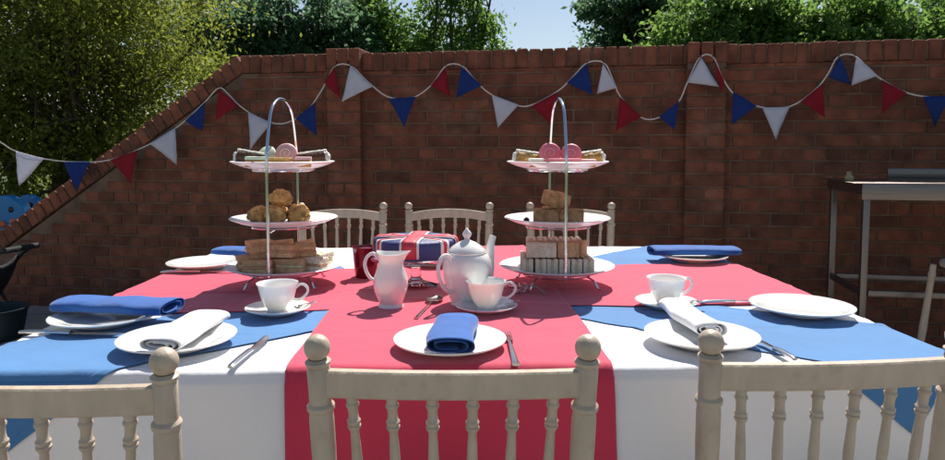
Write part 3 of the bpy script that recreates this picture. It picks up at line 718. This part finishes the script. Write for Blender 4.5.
for i, (dx, dy, rz, tz) in enumerate([(-.055,-.035,25,8),(.005,-.045,-6,-4),(.050,-.015,18,6),(-.02,.03,80,-6),(.055,.05,-15,8),(-.075,.03,40,6)]):
    sandwich(tier(SLp, 0, dx, dy, .040), .072, .052, .032, R(rz), M['bread_b'], M['ham'], 'triangular brown sandwich on top of the heap on the left stand', gs1, wedge=(i % 2 == 0), tilt=tz)
# right: lower row of pale fingers, upper row of brown ones
for r_, (dy, zz) in enumerate(((-.05, 0), (.03, 0))):
    for i in range(6):
        dx = -.0825+i*.031
        sandwich(tier(SRp, 0, dx+random.uniform(-.001,.001), dy), .070, .040, .0285, R(90+random.uniform(-3,3)), M['bread_w'], M['egg'], 'pale finger sandwich in the lower row on the right stand', gs2, standing=True)
sandwich(tier(SRp, 0, -.048, -.060, .0425), .078, .038, .028, R(-2), M['bread_w'], M['ham'], 'broad pale sandwich facing forward, left of the upper row on the right stand', gs2, standing=True)
sandwich(tier(SRp, 0, -.046, -.028, .0425), .078, .037, .028, R(3), M['bread_b'], M['ham'], 'sandwich just behind the broad pale one on the right stand', gs2, standing=True)
sandwich(tier(SRp, 0, .022, -.058, .0425), .060, .039, .028, R(9), M['bread_b'], M['ham'], 'brown sandwich facing forward, middle of the upper row on the right stand', gs2, standing=True)
for i in range(3): sandwich(tier(SRp, 0, .064+i*.0285-.004, -.040+i*.012, .0425 if i < 1 else .0), .070, .039, .0255, R(76+6*i), M['bread_b'], M['ham'], 'brown finger sandwich showing its cut end, right end of the right stand', gs2, standing=True) if i < 1 else None
sandwich(tier(SRp, 0, .036, -.026, .0425), .060, .036, .026, R(70), M['bread_b'], M['egg'], 'brown finger sandwich wedged behind the middle one on the right stand', gs2, standing=True)
for i in range(5):
    dx = -.066+i*.031
    sandwich(tier(SRp, 0, dx, .042, .0425), .075, .036, .0275, R(90+random.uniform(-4,4)), M['bread_w'], M['egg'], 'pale finger sandwich at the back of the upper row on the right stand', gs2, standing=True)

# scones, left middle tier
def scone(p, r, label, seed):
    m_ = MB(); m_.blob((0,0,.021), (r*1.04, r*1.0, .0235), seed*1.7, .16, 4, 0, 2.4)
    m_.v = [(x+.0012*noise.noise(Vector((x*160,y*160,z*160+seed))), y, max(.0005, z+.0016*noise.noise(Vector((x*140+seed,y*140,z*140))) - (.0022 if abs(z-.024+.003*math.sin(x*130+seed)) < .0022 else 0))) for x, y, z in m_.v]
    o = m_.build('scone', M['scone'], loc=p, sharp=80, rz=seed); return tag(o, label, 'scone', 'scones on the left stand')
for i, (dx, dy, dz, lb) in enumerate([(-.058,-.030,0,'leftmost golden fruit scone in the lower layer'), (-.008,-.050,0,'front middle golden fruit scone in the lower layer'), (.046,-.030,0,'rightmost golden fruit scone in the lower layer'),
                                      (-.03,.035,0,'golden fruit scone at the back left of the plate'), (.03,.035,0,'golden fruit scone at the back right of the plate'), (-.006,-.010,.044,'golden fruit scone resting on top of the pile')]):
    scone(tier(SLp, 1, dx, dy, dz), .0285, lb+' on the left stand', i+1)
# brown cake squares, right middle tier
for i, (dx, dy, dz, rz, rx, lb) in enumerate([(-.033,-.03,0,5,0,'left brown cake square on the plate'), (.035,-.035,0,-10,0,'right brown cake square on the plate'), (.0,.035,0,20,0,'brown cake square at the back of the plate'), (-.006,-.02,.043,25,12,'brown cake square tilted on top of the others')]):
    m_ = MB(); m_.rbox((0,0,.019), (.062,.05,.038), .005, 3, rot(rx,rx*.6,0) if rx else None, jig=.003)
    tag(m_.build('cake_square', M['choc'], loc=tier(SRp, 1, dx, dy, dz), rz=R(rz), sharp=50), lb+' of the right stand', 'cake', 'brown cake squares on the right stand')
m_ = MB(); m_.blob((0,0,.008), (.008,.008,.008), 2); tag(m_.build('berry', M['fruit'], loc=tier(SRp, 1, -.085, -.03)), 'small dark berry at the left of the middle plate of the right stand', 'berry')

# fancies on the top tiers
def disc_cake(p, r, h_, m1, m2, rx, rz, label, group):
    t = thing('iced_fancy', label, 'cake', p, R(rz), group); q = rot(rx,0,0); ax = q @ Vector((0,0,1)); c0 = Vector((0,0, r*abs(math.sin(R(rx)))))
    m_ = MB(); m_.lathe([(0,-h_/2),(r*.9,-h_/2),(r,-h_/2+.003),(r,-.002),(r*.96,-.001)], 32, c0, ax); m_.lathe([(r*.96,.001),(r,.002),(r,h_/2-.003),(r*.88,h_/2),(0,h_/2+.001)], 32, c0, ax)
    m_.build('shell', m1, t, sharp=50)
    m_ = MB(); m_.lathe([(0,-.0012),(r*.93,-.0012),(r*.93,.0012),(0,.0012)], 24, c0, ax); m_.build('cream_layer', m2, t)
    m_ = MB(); pts = []
    for q_ in range(40):
        a = q_*.26; rr = r*.55*q_/39; sd_ = -1 if ax.y > 0 else 1
        pts.append(c0+q @ Vector((rr*math.cos(a), rr*math.sin(a), sd_*(h_/2+.0006))))
    m_.tube(pts, .0012, 6); m_.build('piped_swirl', m2, t)
    return t
def tart(p, r, label, group):
    t = thing('jam_tart', label, 'tart', p, 0, group)
    m_ = MB(); m_.lathe([(0,0),(r*.7,0),(r,.014),(r*1.04,.018),(r*.92,.019),(r*.8,.013),(0,.012)], 28)
    m_.v = [(x*(1+.05*math.cos(9*math.atan2(y,x))), y*(1+.05*math.cos(9*math.atan2(y,x))), z) for x, y, z in m_.v]; m_.build('case', M['pastry'], t, sharp=60)
    m_ = MB(); m_.lathe([(r*.84,.0135),(r*.6,.017),(0,.0185)], 24); m_.build('filling', M['pink'], t)
def horn(p, L_, rz, label, group, m=M['pastry'], dark=False, k=1):
    t = thing('cream_horn', label, 'pastry', p, R(rz), group)
    m_ = MB(); n = 22
    m_.tube([Vector((-L_/2+L_*q/n, 0, (.0140+.004*q/n)*k)) for q in range(n+1)], [(.0085+.0055*q/n)*k*(1+.06*math.sin(q*2.2)) for q in range(n+1)], 18); m_.build('pastry_shell', M['eclair'] if dark else m, t, sharp=60)
    m_ = MB(); m_.blob((L_/2+.002,0,.018*k), (.009*k,.0125*k,.0125*k), 3, .15); m_.build('cream_filling', M['cream'], t)
    m_ = MB(); m_.v = []; m_.tube([Vector((-L_*.52+L_*1.06*q/14, .002*math.sin(q), (.0245+.0085*q/14)*k)) for q in range(15)], [.0040*(1+.18*math.sin(q*2.5)) for q in range(15)], 10, flat=.8); m_.build('icing_strip', M['cream'], t)
    return t
def slice_(p, d, rz, top, label, group):
    t = thing('sponge_slice', label, 'cake', p, R(rz), group)
    m_ = MB(); m_.rbox((0,0,d[2]*.35), (d[0],d[1],d[2]*.7), .003, 2, jig=.0012); m_.build('sponge', M['pastry'], t)
    m_ = MB(); m_.rbox((0,0,d[2]*.86), (d[0]*1.01,d[1]*1.01,d[2]*.3), .002, 2, jig=.0006); m_.build('icing', top, t)
gt1 = 'small cakes on the top tier of the left stand'; gt2 = 'small cakes on the top tier of the right stand'
horn(tier(SLp,2,-.072,-.035), .075, 165, 'dark eclair topped with cream at the left of the top tier, left stand', gt1, dark=True, k=1.35)
horn(tier(SLp,2,.078,-.025), .080, 12, 'cream topped eclair at the right of the top tier, left stand', gt1, dark=True, k=1.3)
slice_(tier(SLp,2,-.046,-.080), (.052,.030,.027), 4, M['mint'], 'mint iced slice at the front of the top tier, left stand', gt1)
slice_(tier(SLp,2,.014,-.086), (.062,.030,.024), -2, M['pastry'], 'plain golden sponge slice at the front of the top tier, left stand', gt1)
slice_(tier(SLp,2,.072,-.074), (.042,.032,.026), 10, M['pink_pale'], 'pale pink iced slice at the front of the top tier, left stand', gt1)
disc_cake(tier(SLp,2,.018,-.030,.006), .0280, .020, M['pink_pale'], M['cream'], 72, 4, 'round pink fancy standing on edge, top of the left stand', gt1)
disc_cake(tier(SLp,2,-.034,-.022,.012), .023, .022, M['mint'], M['cream'], 55, -8, 'round pale mint fancy standing on edge, top of the left stand', gt1)
slice_(tier(SLp,2,.0,.035), (.11,.05,.030), 0, M['cream'], 'cream iced slice at the back of the top tier, left stand', gt1)
tart(tier(SLp,2,-.055,.055), .026, 'small golden tart with red jam at the back left of the top tier, left stand', gt1)
tart(tier(SLp,2,.060,.045), .026, 'small golden tart with red jam at the back right of the top tier, left stand', gt1)
horn(tier(SRp,2,-.070,-.015), .080, 160, 'golden cream horn at the left of the top tier, right stand', gt2, k=1.3)
horn(tier(SRp,2,.074,-.015), .080, 14, 'golden cream horn at the right of the top tier, right stand', gt2, k=1.3)
disc_cake(tier(SRp,2,-.024,-.026,.006), .0285, .020, M['pink'], M['pink_pale'], 76, 6, 'left one of two deep pink fancies standing on edge, right stand', gt2)
disc_cake(tier(SRp,2,.032,-.028,.005), .0275, .020, M['pink'], M['pink_pale'], 76, -6, 'right one of two deep pink fancies standing on edge, right stand', gt2)
slice_(tier(SRp,2,.003,-.082), (.090,.032,.022), 0, M['pink'], 'long pink iced slice in front of the pink fancies, right stand', gt2)
slice_(tier(SRp,2,-.064,-.074), (.036,.030,.022), 8, M['cream'], 'small cream iced slice at front left, right stand', gt2)
slice_(tier(SRp,2,.070,-.070), (.040,.030,.020), -8, M['pink_pale'], 'small pale pink iced slice at front right, right stand', gt2)
slice_(tier(SRp,2,0,.035), (.10,.05,.028), 0, M['cream'], 'cream iced slice at the back of the top tier, right stand', gt2)
tart(tier(SRp,2,-.050,.055), .026, 'small golden tart with red jam at the back left of the top tier, right stand', gt2)

# ------------------------------------------------------------------ glass stand with flag cake
gp = on(416, 286)
t = thing('glass_pedestal', 'clear glass pedestal stand carrying the flag cake', 'cake stand', gp)
m_ = MB(); m_.lathe([(0,.006),(.030,.002),(.052,0),(.056,.001),(.056,.004),(.040,.009),(.020,.016),(.013,.026),(.016,.034),(.0125,.042),(.012,.055),(.016,.064),(.030,.072),(.10,.0745),(.120,.076),(.123,.083),(.1205,.083),(.118,.0795),(.030,.079),(0,.0785)], 56)
m_.build('pedestal', M['glass'], t, sharp=60)
def flag_cake(p, r, h_):
    t = thing('flag_cake', 'round cake iced in navy with a red and white cross, on the glass stand', 'cake', p, R(-4))
    m_ = MB(); m_.lathe([(0,0),(r*.98,0),(r,.004),(r,h_-.010),(r*.985,h_-.004),(r*.94,h_),(0,h_+.001)], 72); m_.build('navy_icing', M['ice_blue'], t, sharp=60)
    def strip(w, ang, z, m, name, off=0, half=False, top=.0):
        s_ = MB(); e = z; L_ = math.sqrt(max(0, r*r-off*off)); n = 18
        path = [(-L_-e, .006)]+[(-L_-e, h_-.010), (-L_*.985-e*.8, h_-.003+e*.6), (-L_*.94, h_+e+.0005)]
        path += [(-L_*.94+L_*1.88*k/10, h_+e+.001) for k in range(1, 10)]
        path += [(L_*.94, h_+e+.0005), (L_*.985+e*.8, h_-.003+e*.6), (L_+e, h_-.010), (L_+e, .006)]
        m2 = rot(0,0,ang)
        for (a, b_) in zip(path, path[1:]): pass
        vs = []; fs = []; nw = 5
        for (q, zz) in path:
            for k in range(nw):
                y = off+(-w/2+w*k/(nw-1))
                x = q
                if abs(q) > L_*.9:   # follow the round side
                    rr = math.sqrt(max(0, (abs(q)+0)**2-(y*y-off*off))) if abs(q) > 0 else 0
                    x = math.copysign(rr, q)
                vs.append(m2 @ Vector((x, y, zz)))
        for i in range(len(path)-1):
            for k in range(nw-1): fs.append((i*nw+k, i*nw+k+1, (i+1)*nw+k+1, (i+1)*nw+k))
        s_.add(vs, fs); o = s_.build(name, m, t, sharp=50); solid(o, .0012, 1)
    for a in (38, -38): strip(.030, a, .0003, M['ice_white'], 'white_stripe')
    for a in (38, -38): strip(.010, a, .0016, M['ice_red'], 'red_stripe')
    strip(.050, 90, .0028, M['ice_white'], 'white_cross'); strip(.047, 0, .0030, M['ice_white'], 'white_cross')
    strip(.038, 90, .0042, M['ice_red'], 'red_cross'); strip(.033, 0, .0044, M['ice_red'], 'red_cross')
flag_cake(Vector((gp.x, gp.y, gp.z+.0842)), .110, .047)

# burgundy jam pot
jp = on(366, 277)
t = thing('jam_pot', 'burgundy square sided pot of jam left of the glass cake stand', 'pot', jp, R(12))
m_ = MB(); n = 40
def sq(a, r, k=.30): 
    c, s = math.cos(a), math.sin(a); return (math.copysign(abs(c)**(1-k), c)*r, math.copysign(abs(s)**(1-k), s)*r)
rows = [(.0,.001),(.027,.0),(.030,.003),(.034,.04),(.038,.085),(.0395,.088),(.036,.088),(.034,.080),(.0,.079)]
vs = []; fs = []
for r, z in rows:
    for k in range(n):
        x, y = sq(2*PI*k/n, r); vs.append((x, y, z))
for i in range(len(rows)-1):
    for k in range(n): fs.append((i*n+k, i*n+(k+1)%n, (i+1)*n+(k+1)%n, (i+1)*n+k))
m_.add(vs, fs); m_.build('pot', M['jam'], t, sharp=50)
m_ = MB(); m_.lathe([(0,.0795),(.028,.0795),(.024,.083),(.010,.086),(0,.0865)], 24); m_.build('jam', M['jam'], t)
# tea strainer by the right stand
sp = on(518, 293)
t = thing('tea_strainer', 'small openwork silver tea strainer between the teapot and the right stand', 'strainer', sp, R(-20))
m_ = MB()
for k in range(10):
    a = 2*PI*k/10; m_.tube([(0,0,.003),(.014*math.cos(a),.014*math.sin(a),.004),(.022*math.cos(a+.3),.022*math.sin(a+.3),.012),(.025*math.cos(a+.5),.025*math.sin(a+.5),.022)], .0012, 6)
for (r, z) in ((.025,.022),(.020,.011),(.012,.004)):
    m_.tube([(r*math.cos(2*PI*k/30), r*math.sin(2*PI*k/30), z) for k in range(31)], .0015, 6)
m_.build('basket', M['steel'], t); m_ = MB(); m_.tube([(.025,0,.022),(.05,0,.018),(.075,0,.004)], [.002,.003,.004], 8, flat=.5); m_.build('handle', M['steel'], t)

# ------------------------------------------------------------------ steel prep table at right
q0 = atd(865, 183, 3.18); TH = q0.z; rzp = WR
pt = thing('steel_bench', 'stainless steel catering bench with rear upstand against the wall at right', 'bench', (q0.x, q0.y, 0), rzp)
BL, BD = 1.5, .50
def bx(name, c, d, m='brushed', par=pt, bev=.003): 
    m_ = MB(); m_.rbox(c, d, bev, 2); return m_.build(name, M[m], par)
bx('worktop', (BL/2-.02, BD/2, TH-.002), (BL+.06, BD, .004), bev=.0015)
bx('apron', (BL/2, .004, TH-.042), (BL+.02, .004, .074), bev=.001); bx('apron', (.0-.006, BD/2, TH-.030), (.004, BD-.012, .050), bev=.001)
bx('upstand', (BL/2+.15, BD+.002, TH+.026), (BL-.28, .010, .056))
for (x, y) in ((.018,.03),(.018,BD-.03),(BL-.02,.03),(BL-.02,BD-.03)):
    l_ = bx('leg', (x, y, (TH-.006)/2+.004), (.030, .030, TH-.012))
for (c, d) in (((BL/2, .03, .43), (BL-.08, .024, .030)), ((.018, BD/2, .43), (.024, BD-.10, .030)), ((BL/2, BD-.03, .43), (BL-.08, .024, .030))): bx('cross_bar', c, d)
jl = Matrix.Rotation(rzp, 4, 'Z') @ Vector((.02, .30, 0)); m_ = MB(); m_.lathe([(0,0),(.020,0),(.022,.004),(.022,.018),(.012,.026),(.010,.032),(.013,.036),(.013,.042),(0,.044)], 20)
bp_ = atd(849, 178, 3.45); tag(m_.build('small_jar', M['brass'], loc=(bp_.x, bp_.y, TH), sharp=40), 'tiny pale stoppered jar standing on the left end of the steel bench', 'jar')

# ------------------------------------------------------------------ things at the left by the wall
lp = atd(12, 309, 4.25)
t = thing('pushchair', 'black folded pushchair standing in the shade at the low end of the wall', 'pushchair', (-3.07, 4.20, 0), R(-10))
def Q(px, py, Y=4.22): p = atd(px, py, Y); v = Matrix.Rotation(R(10), 3, 'Z') @ (p-Vector((-2.98,4.20,0))); return v
for dy in (-.13, .13):
    m_ = MB(); m_.tube(cr([Q(-14,300)+Vector((0,dy,0)), Q(0,285)+Vector((0,dy,0)), Q(14,262)+Vector((0,dy,0)), Q(26,251)+Vector((0,dy,0)), Q(36,248)+Vector((0,dy*.9,0))], 5), .014, 10); m_.build('side_frame', M['black_tube'], t)
    m_ = MB(); m_.tube([Q(-14,272)+Vector((0,dy,0)), Q(4,308)+Vector((0,dy,0))], .010, 8); m_.build('strut', M['black_tube'], t)
m_ = MB(); m_.tube([Q(36,248)+Vector((0,-.125,0)), Q(36,248)+Vector((0,.125,0))], .018, 10); m_.build('push_bar', M['black_fabric'], t)
m_ = MB()
def seatfn(i, j):
    p = Q(-6+22*j, 302-44*j); return p+Vector((.035*math.sin(j*PI)*.6, -.12+.24*i, -.05*math.sin(i*PI)))
m_.grid(seatfn, 12, 12); o = m_.build('fabric_seat', M['black_fabric'], t, sharp=180); solid(o, .02, 0)
for dy in (-.15, .15):
    for px in (-18, 2):
        c0 = Q(px, 309)+Vector((0,dy,0)); c0.z = .062; m_ = MB(); m_.lathe([(.030,-.012),(.055,-.014),(.060,-.008),(.060,.008),(.055,.014),(.030,.012)], 24, c0, (0,1,0)); m_.lathe([(0,-.008),(.03,-.008),(.03,.008),(0,.008)], 16, c0, (0,1,0)); m_.build('wheel', M['black_tube'], t)
m_ = MB(); m_.lathe([(0,.0),(.14,0),(.16,.09),(.175,.17),(.185,.175),(.185,.182),(.165,.18),(.150,.09),(.13,.012),(0,.012)], 40)
bl_ = atd(6, 312, 4.0); tag(m_.build('rubber_tub', M['tub'], loc=(bl_.x-.02, 3.92, .004), sharp=40), 'dark teal rubber tub on the ground at the far left', 'tub')

# blue toy behind the low wall
def toy(px, py, Y, label, sc=1):
    p = atd(px, py, Y); base = Vector((p.x, p.y, 0)); H = p.z
    t = thing('climbing_toy', label, 'toy', base, R(-6), 'blue plastic play panels behind the wall')
    m_ = MB(); n = 40; out = []
    w = .17*sc
    for k in range(n+1):
        a = PI*k/n; sc_ = 1+.09*abs(math.sin(3.0*a))
        out.append((w*math.cos(a)*sc_, H-.17*sc+.17*sc*math.sin(a)*sc_))
    out = [(w*1.0, 0)]+out+[(-w*1.0, 0)]
    hole = None; m = len(out)
    vs = [(x, -.045, z) for x, z in out]+[(x, .045, z) for x, z in out]
    m_.add(vs, [tuple(range(m)), tuple(reversed(range(m, 2*m)))]+[(i, i+m, (i+1)%m+m, (i+1)%m) for i in range(m)])
    o = m_.build('panel', M['toy_blue'], t, sharp=30); bv = o.modifiers.new('round', 'BEVEL'); bv.width = .006; bv.segments = 2; bv.limit_method = 'ANGLE'
    m_ = MB(); m_.lathe([(0,0),(.022,0),(.024,.004),(.018,.008),(0,.008)], 20, (.06*sc,-.046,H-.10*sc), (0,-1,0)); m_.build('eye_hole', M['black_tube'], t)
    for (x, z) in ((-.02, H-.22*sc), (.09*sc, H-.20*sc)):
        m_ = MB(); m_.blob((x,-.055,z), (.035*sc,.03,.030*sc), 1, .03); m_.build('knob', M['toy_orange'], t)
toy(8, 197, 5.6, 'larger blue rounded play panel with orange knobs behind the low wall', 1.0)
toy(29, 196, 5.95, 'smaller blue rounded play panel just right of the larger one', .75)

# ------------------------------------------------------------------ trees
def tree(name, label, cat, base, trunk_pts, tr, blobs, nleaf, lsize, cols, seed, clump=.28, nclump=220, branches=26, group='trees behind the garden wall', trunks=None, shell=.55, gap=0.0):
    rg = np.random.default_rng(seed); rd = random.Random(seed)
    t = thing(name, label, cat, base, 0, group)
    bl = np.array([b[0] for b in blobs], float); br = np.array([b[1] for b in blobs], float)
    vol = br.prod(1)**.8; pr = vol/vol.sum()
    k = rg.choice(len(blobs), nclump, p=pr); d = rg.normal(size=(nclump,3)); d /= np.linalg.norm(d, axis=1)[:,None]
    rr = (shell+(1-shell)*rg.random(nclump))[:,None]
    rr = np.where(rg.random(nclump)[:,None] < .25, rg.random(nclump)[:,None]**.5*shell, rr)
    cen = bl[k]+d*rr*br[k]
    # wood
    m_ = MB()
    tks = trunks or [trunk_pts]
    for tp in tks:
        P = cr([Vector(p) for p in tp], 4); n = len(P); m_.tube(P, [tr*(1-.75*i/(n-1)) for i in range(n)], 10)
    tk = m_.build('trunk', M['bark'], t, sharp=80)
    m_ = MB()
    for i in range(branches):
        tp = rd.choice(tks); P = cr([Vector(p) for p in tp], 4)
        a = P[rd.randrange(len(P)//3, len(P))]; c_ = Vector(cen[rd.randrange(nclump)])
        mid = (a+c_)/2+Vector((rd.uniform(-.2,.2), rd.uniform(-.2,.2), rd.uniform(0,.3)))
        pp = cr([a, mid, c_], 5); n = len(pp); r0 = tr*rd.uniform(.22,.4); m_.tube(pp, [r0*(1-.85*q/(n-1)) for q in range(n)], 6)
    m_.build('branches', M['bark'], t, sharp=80)
    # leaves
    ci = rg.integers(0, nclump, nleaf)
    csz = clump*(.55+.9*rg.random(nclump))
    pos = cen[ci]+rg.normal(size=(nleaf,3))*csz[ci][:,None]*np.array([.62,.62,.42])
    nrm = rg.normal(size=(nleaf,3)); nrm[:,2] += .25; nrm /= np.linalg.norm(nrm, axis=1)[:,None]
    u = np.cross(nrm, rg.normal(size=(nleaf,3))); u /= np.linalg.norm(u, axis=1)[:,None]; w = np.cross(nrm, u)
    sz = (lsize*(.6+.8*rg.random(nleaf)))[:,None]
    u *= sz; w *= sz*.55
    v = np.stack([pos-u, pos-w*.9+u*.1+nrm*sz*.12, pos+u, pos+w*.9+u*.1+nrm*sz*.12], 1).reshape(-1,3)
    me = bpy.data.meshes.new('crown'); me.vertices.add(nleaf*4); me.vertices.foreach_set('co', v.ravel())
    me.loops.add(nleaf*4); me.loops.foreach_set('vertex_index', np.arange(nleaf*4)); me.polygons.add(nleaf)
    me.polygons.foreach_set('loop_start', np.arange(0, nleaf*4, 4)); me.polygons.foreach_set('loop_total', np.full(nleaf, 4))
    rnd = np.clip(.55*rg.random(nleaf)+.45*rg.random(nclump)[ci], 0, 1)
    a_ = me.attributes.new('rnd', 'FLOAT', 'POINT'); a_.data.foreach_set('value', np.repeat(rnd, 4))
    me.materials.append(leaf_mat(name+'_leaf', cols)); me.update(calc_edges=True); me.validate()
    o = bpy.data.objects.new('crown', me); C.objects.link(o); o.parent = t
    return t
yel = [(.075,.098,.016),(.13,.160,.026),(.175,.20,.034),(.23,.225,.05)]
mid = [(.060,.12,.028),(.095,.175,.036),(.13,.22,.045),(.17,.25,.07)]
drk = [(.045,.095,.050),(.070,.130,.060),(.095,.165,.065),(.12,.19,.07)]
tree('hedge_tree', 'large yellow green tree filling the top left behind the sloping wall', 'tree', (-4.3,7.0,0), [(0,0,0),(.05,0,.7),(.25,-.1,1.5),(.3,0,2.4),(.2,0,3.4)], .10,
     [((0,0,1.9),(1.7,1.2,1.5)), ((.75,-.1,2.6),(1.05,.95,.95)), ((-1.3,.2,2.4),(1.6,1.2,1.6)), ((-.9,.2,.9),(1.5,1.1,.9)), ((.3,.1,1.3),(1.0,.9,.9)), ((-.2,0,3.3),(1.3,1,.9)), ((.7,.9,1.5),(1.0,.6,.9)), ((.2,.9,2.4),(1.2,.6,1.0))], 140000, .024, yel, 11, .26, 560, 70,
     trunks=[[(0,0,0),(.05,0,.7),(.25,-.1,1.5),(.3,0,2.4),(.2,0,3.4)], [(-.3,0,0),(-.4,0,.8),(-.9,.1,1.8),(-1.2,0,2.8)], [(.1,0,0),(.4,-.1,.9),(.9,0,1.8)]])
tree('evergreen_tree', 'dark blue green tree just right of the yellow green tree', 'tree', (-3.3,12.0,0), [(0,0,0),(0,0,1.5),(.1,0,2.6),(.1,0,3.8)], .12,
     [((-.2,0,3.1),(1.7,.8,1.0)), ((-1.2,.3,2.7),(1.3,.8,1.2)), ((.9,.2,2.8),(.8,.7,1.0))], 30000, .050, drk, 12, .24, 260, shell=.4)
tree('leafy_tree', 'mid green tree between the dark tree and the thin trunked tree', 'tree', (-1.95,13.0,0), [(0,0,0),(0,0,1.5),(.1,0,2.8),(.0,0,4.2)], .07,
     [((0,0,3.4),(.95,.7,1.1)), ((.45,.3,2.7),(.65,.6,.6)), ((-.7,0,3.0),(.8,.7,1.0))], 19000, .050, mid[:3], 13, .22, 190, shell=.4)
tree('slender_tree', 'sparse tree with thin bare trunks against the sky at top centre', 'tree', (-.35,12.5,0), None, .045,
     [((0,0,4.0),(.75,.6,1.0)), ((.45,0,3.15),(.65,.5,.45)), ((-.5,.2,3.0),(.70,.5,.7)), ((.75,.1,2.85),(.42,.4,.22))], 7200, .048, mid, 14, .20, 120, 46, shell=.3,
     trunks=[[(0,0,0),(.02,0,2),(-.05,0,3.4),(.05,0,5.2)], [(.2,.1,0),(.30,0,1.5),(.38,0,3),(.30,0,4.6)], [(-.4,0,0),(-.42,0,2),(-.3,0,3.6),(-.35,0,5)], [(.1,0,1.5),(.5,0,2.9),(.75,0,4.2)]])
tree('evergreen_tree', 'dark tree just right of the gap of open sky', 'tree', (2.85,12.0,0), [(0,0,0),(0,0,1.5),(.1,0,2.6),(.1,0,4)], .10,
     [((.1,0,3.5),(1.0,.7,.9)), ((.0,.2,2.9),(.95,.7,.7)), ((-.75,0,3.5),(.45,.4,.35)), ((.6,0,2.9),(.8,.6,.9))], 17000, .055, drk, 15, .22, 200, shell=.4)
tree('leafy_tree', 'bright green leafy tree behind the wall near the second pier', 'tree', (3.7,10.2,0), [(0,0,0),(0,0,1.5),(.1,0,2.4),(.1,0,3.5)], .10,
     [((0,0,2.8),(1.05,.7,.95)), ((-.7,-.2,2.45),(.65,.5,.5)), ((.8,.2,2.6),(.95,.7,.9))], 22000, .046, mid, 16, .18, 230, shell=.4)
tree('leafy_tree', 'broad green tree behind the wall above the steel bench', 'tree', (5.5,10.0,0), [(0,0,0),(0,0,1.5),(.1,0,2.4),(.1,0,3.4)], .10,
     [((0,0,2.6),(1.3,.8,1.0)), ((1.2,.2,2.6),(1.1,.7,.9)), ((-.9,0,2.5),(.8,.6,.8))], 25000, .047, [mid[0],mid[1],mid[2],mid[2]], 17, .21, 300, shell=.4)
tree('leafy_tree', 'green tree cut off by the top right corner of the picture', 'tree', (7.7,10.6,0), [(0,0,0),(0,0,1.5),(.1,0,2.4),(.1,0,3.5)], .10,
     [((0,0,2.8),(1.2,.8,1.1)), ((.8,.2,2.7),(1.1,.8,1))], 18000, .05, mid, 18, .22, 200, shell=.4)
tree('evergreen_tree', 'dark tree farther back showing between the green trees at right', 'tree', (6.4,15,0), [(0,0,0),(0,0,1.5),(.1,0,3),(.1,0,4.2)], .14,
     [((0,0,3.2),(2.4,.9,1.5)), ((-2.2,.2,3.0),(1.3,.9,1.3)), ((2.5,.2,3.2),(1.8,1,1.5))], 26000, .075, drk, 19, .34, 240, shell=.4)

# ------------------------------------------------------------------ light, sky, camera
SAZ, SEL = R(19), R(53)
w = bpy.data.worlds.new('World'); S.world = w; w.use_nodes = True; N = w.node_tree.nodes; L = w.node_tree.links
sky = N.new('ShaderNodeTexSky'); sky.sky_type = 'NISHITA'; sky.sun_disc = False; sky.sun_elevation = SEL; sky.sun_rotation = SAZ; sky.air_density = 1.0; sky.dust_density = .9; sky.ozone_density = .8
L.new(sky.outputs[0], N['Background'].inputs[0]); N['Background'].inputs[1].default_value = .073
sd = bpy.data.lights.new('sun', 'SUN'); sd.energy = 5.0; sd.angle = R(.53); sd.color = (1, .955, .89)
so = bpy.data.objects.new('sun', sd); C.objects.link(so)
to_sun = Vector((math.sin(SAZ)*math.cos(SEL), math.cos(SAZ)*math.cos(SEL), math.sin(SEL)))
so.rotation_euler = to_sun.to_track_quat('Z', 'Y').to_euler(); so.location = to_sun*20
cd = bpy.data.cameras.new('camera'); co = bpy.data.objects.new('camera', cd); C.objects.link(co); S.camera = co
cd.sensor_width = 36; cd.lens = 36*F/945; cd.shift_y = -(230-PY)/945; cd.clip_start = .02; cd.clip_end = 1000
co.location = (0,0,CAMZ); co.rotation_euler = (R(90)-PITCH, 0, 0)
S.view_settings.view_transform = 'Standard'; S.view_settings.look = 'None'; S.view_settings.exposure = 0.50; S.view_settings.gamma = 1
S.view_settings.use_curve_mapping = False
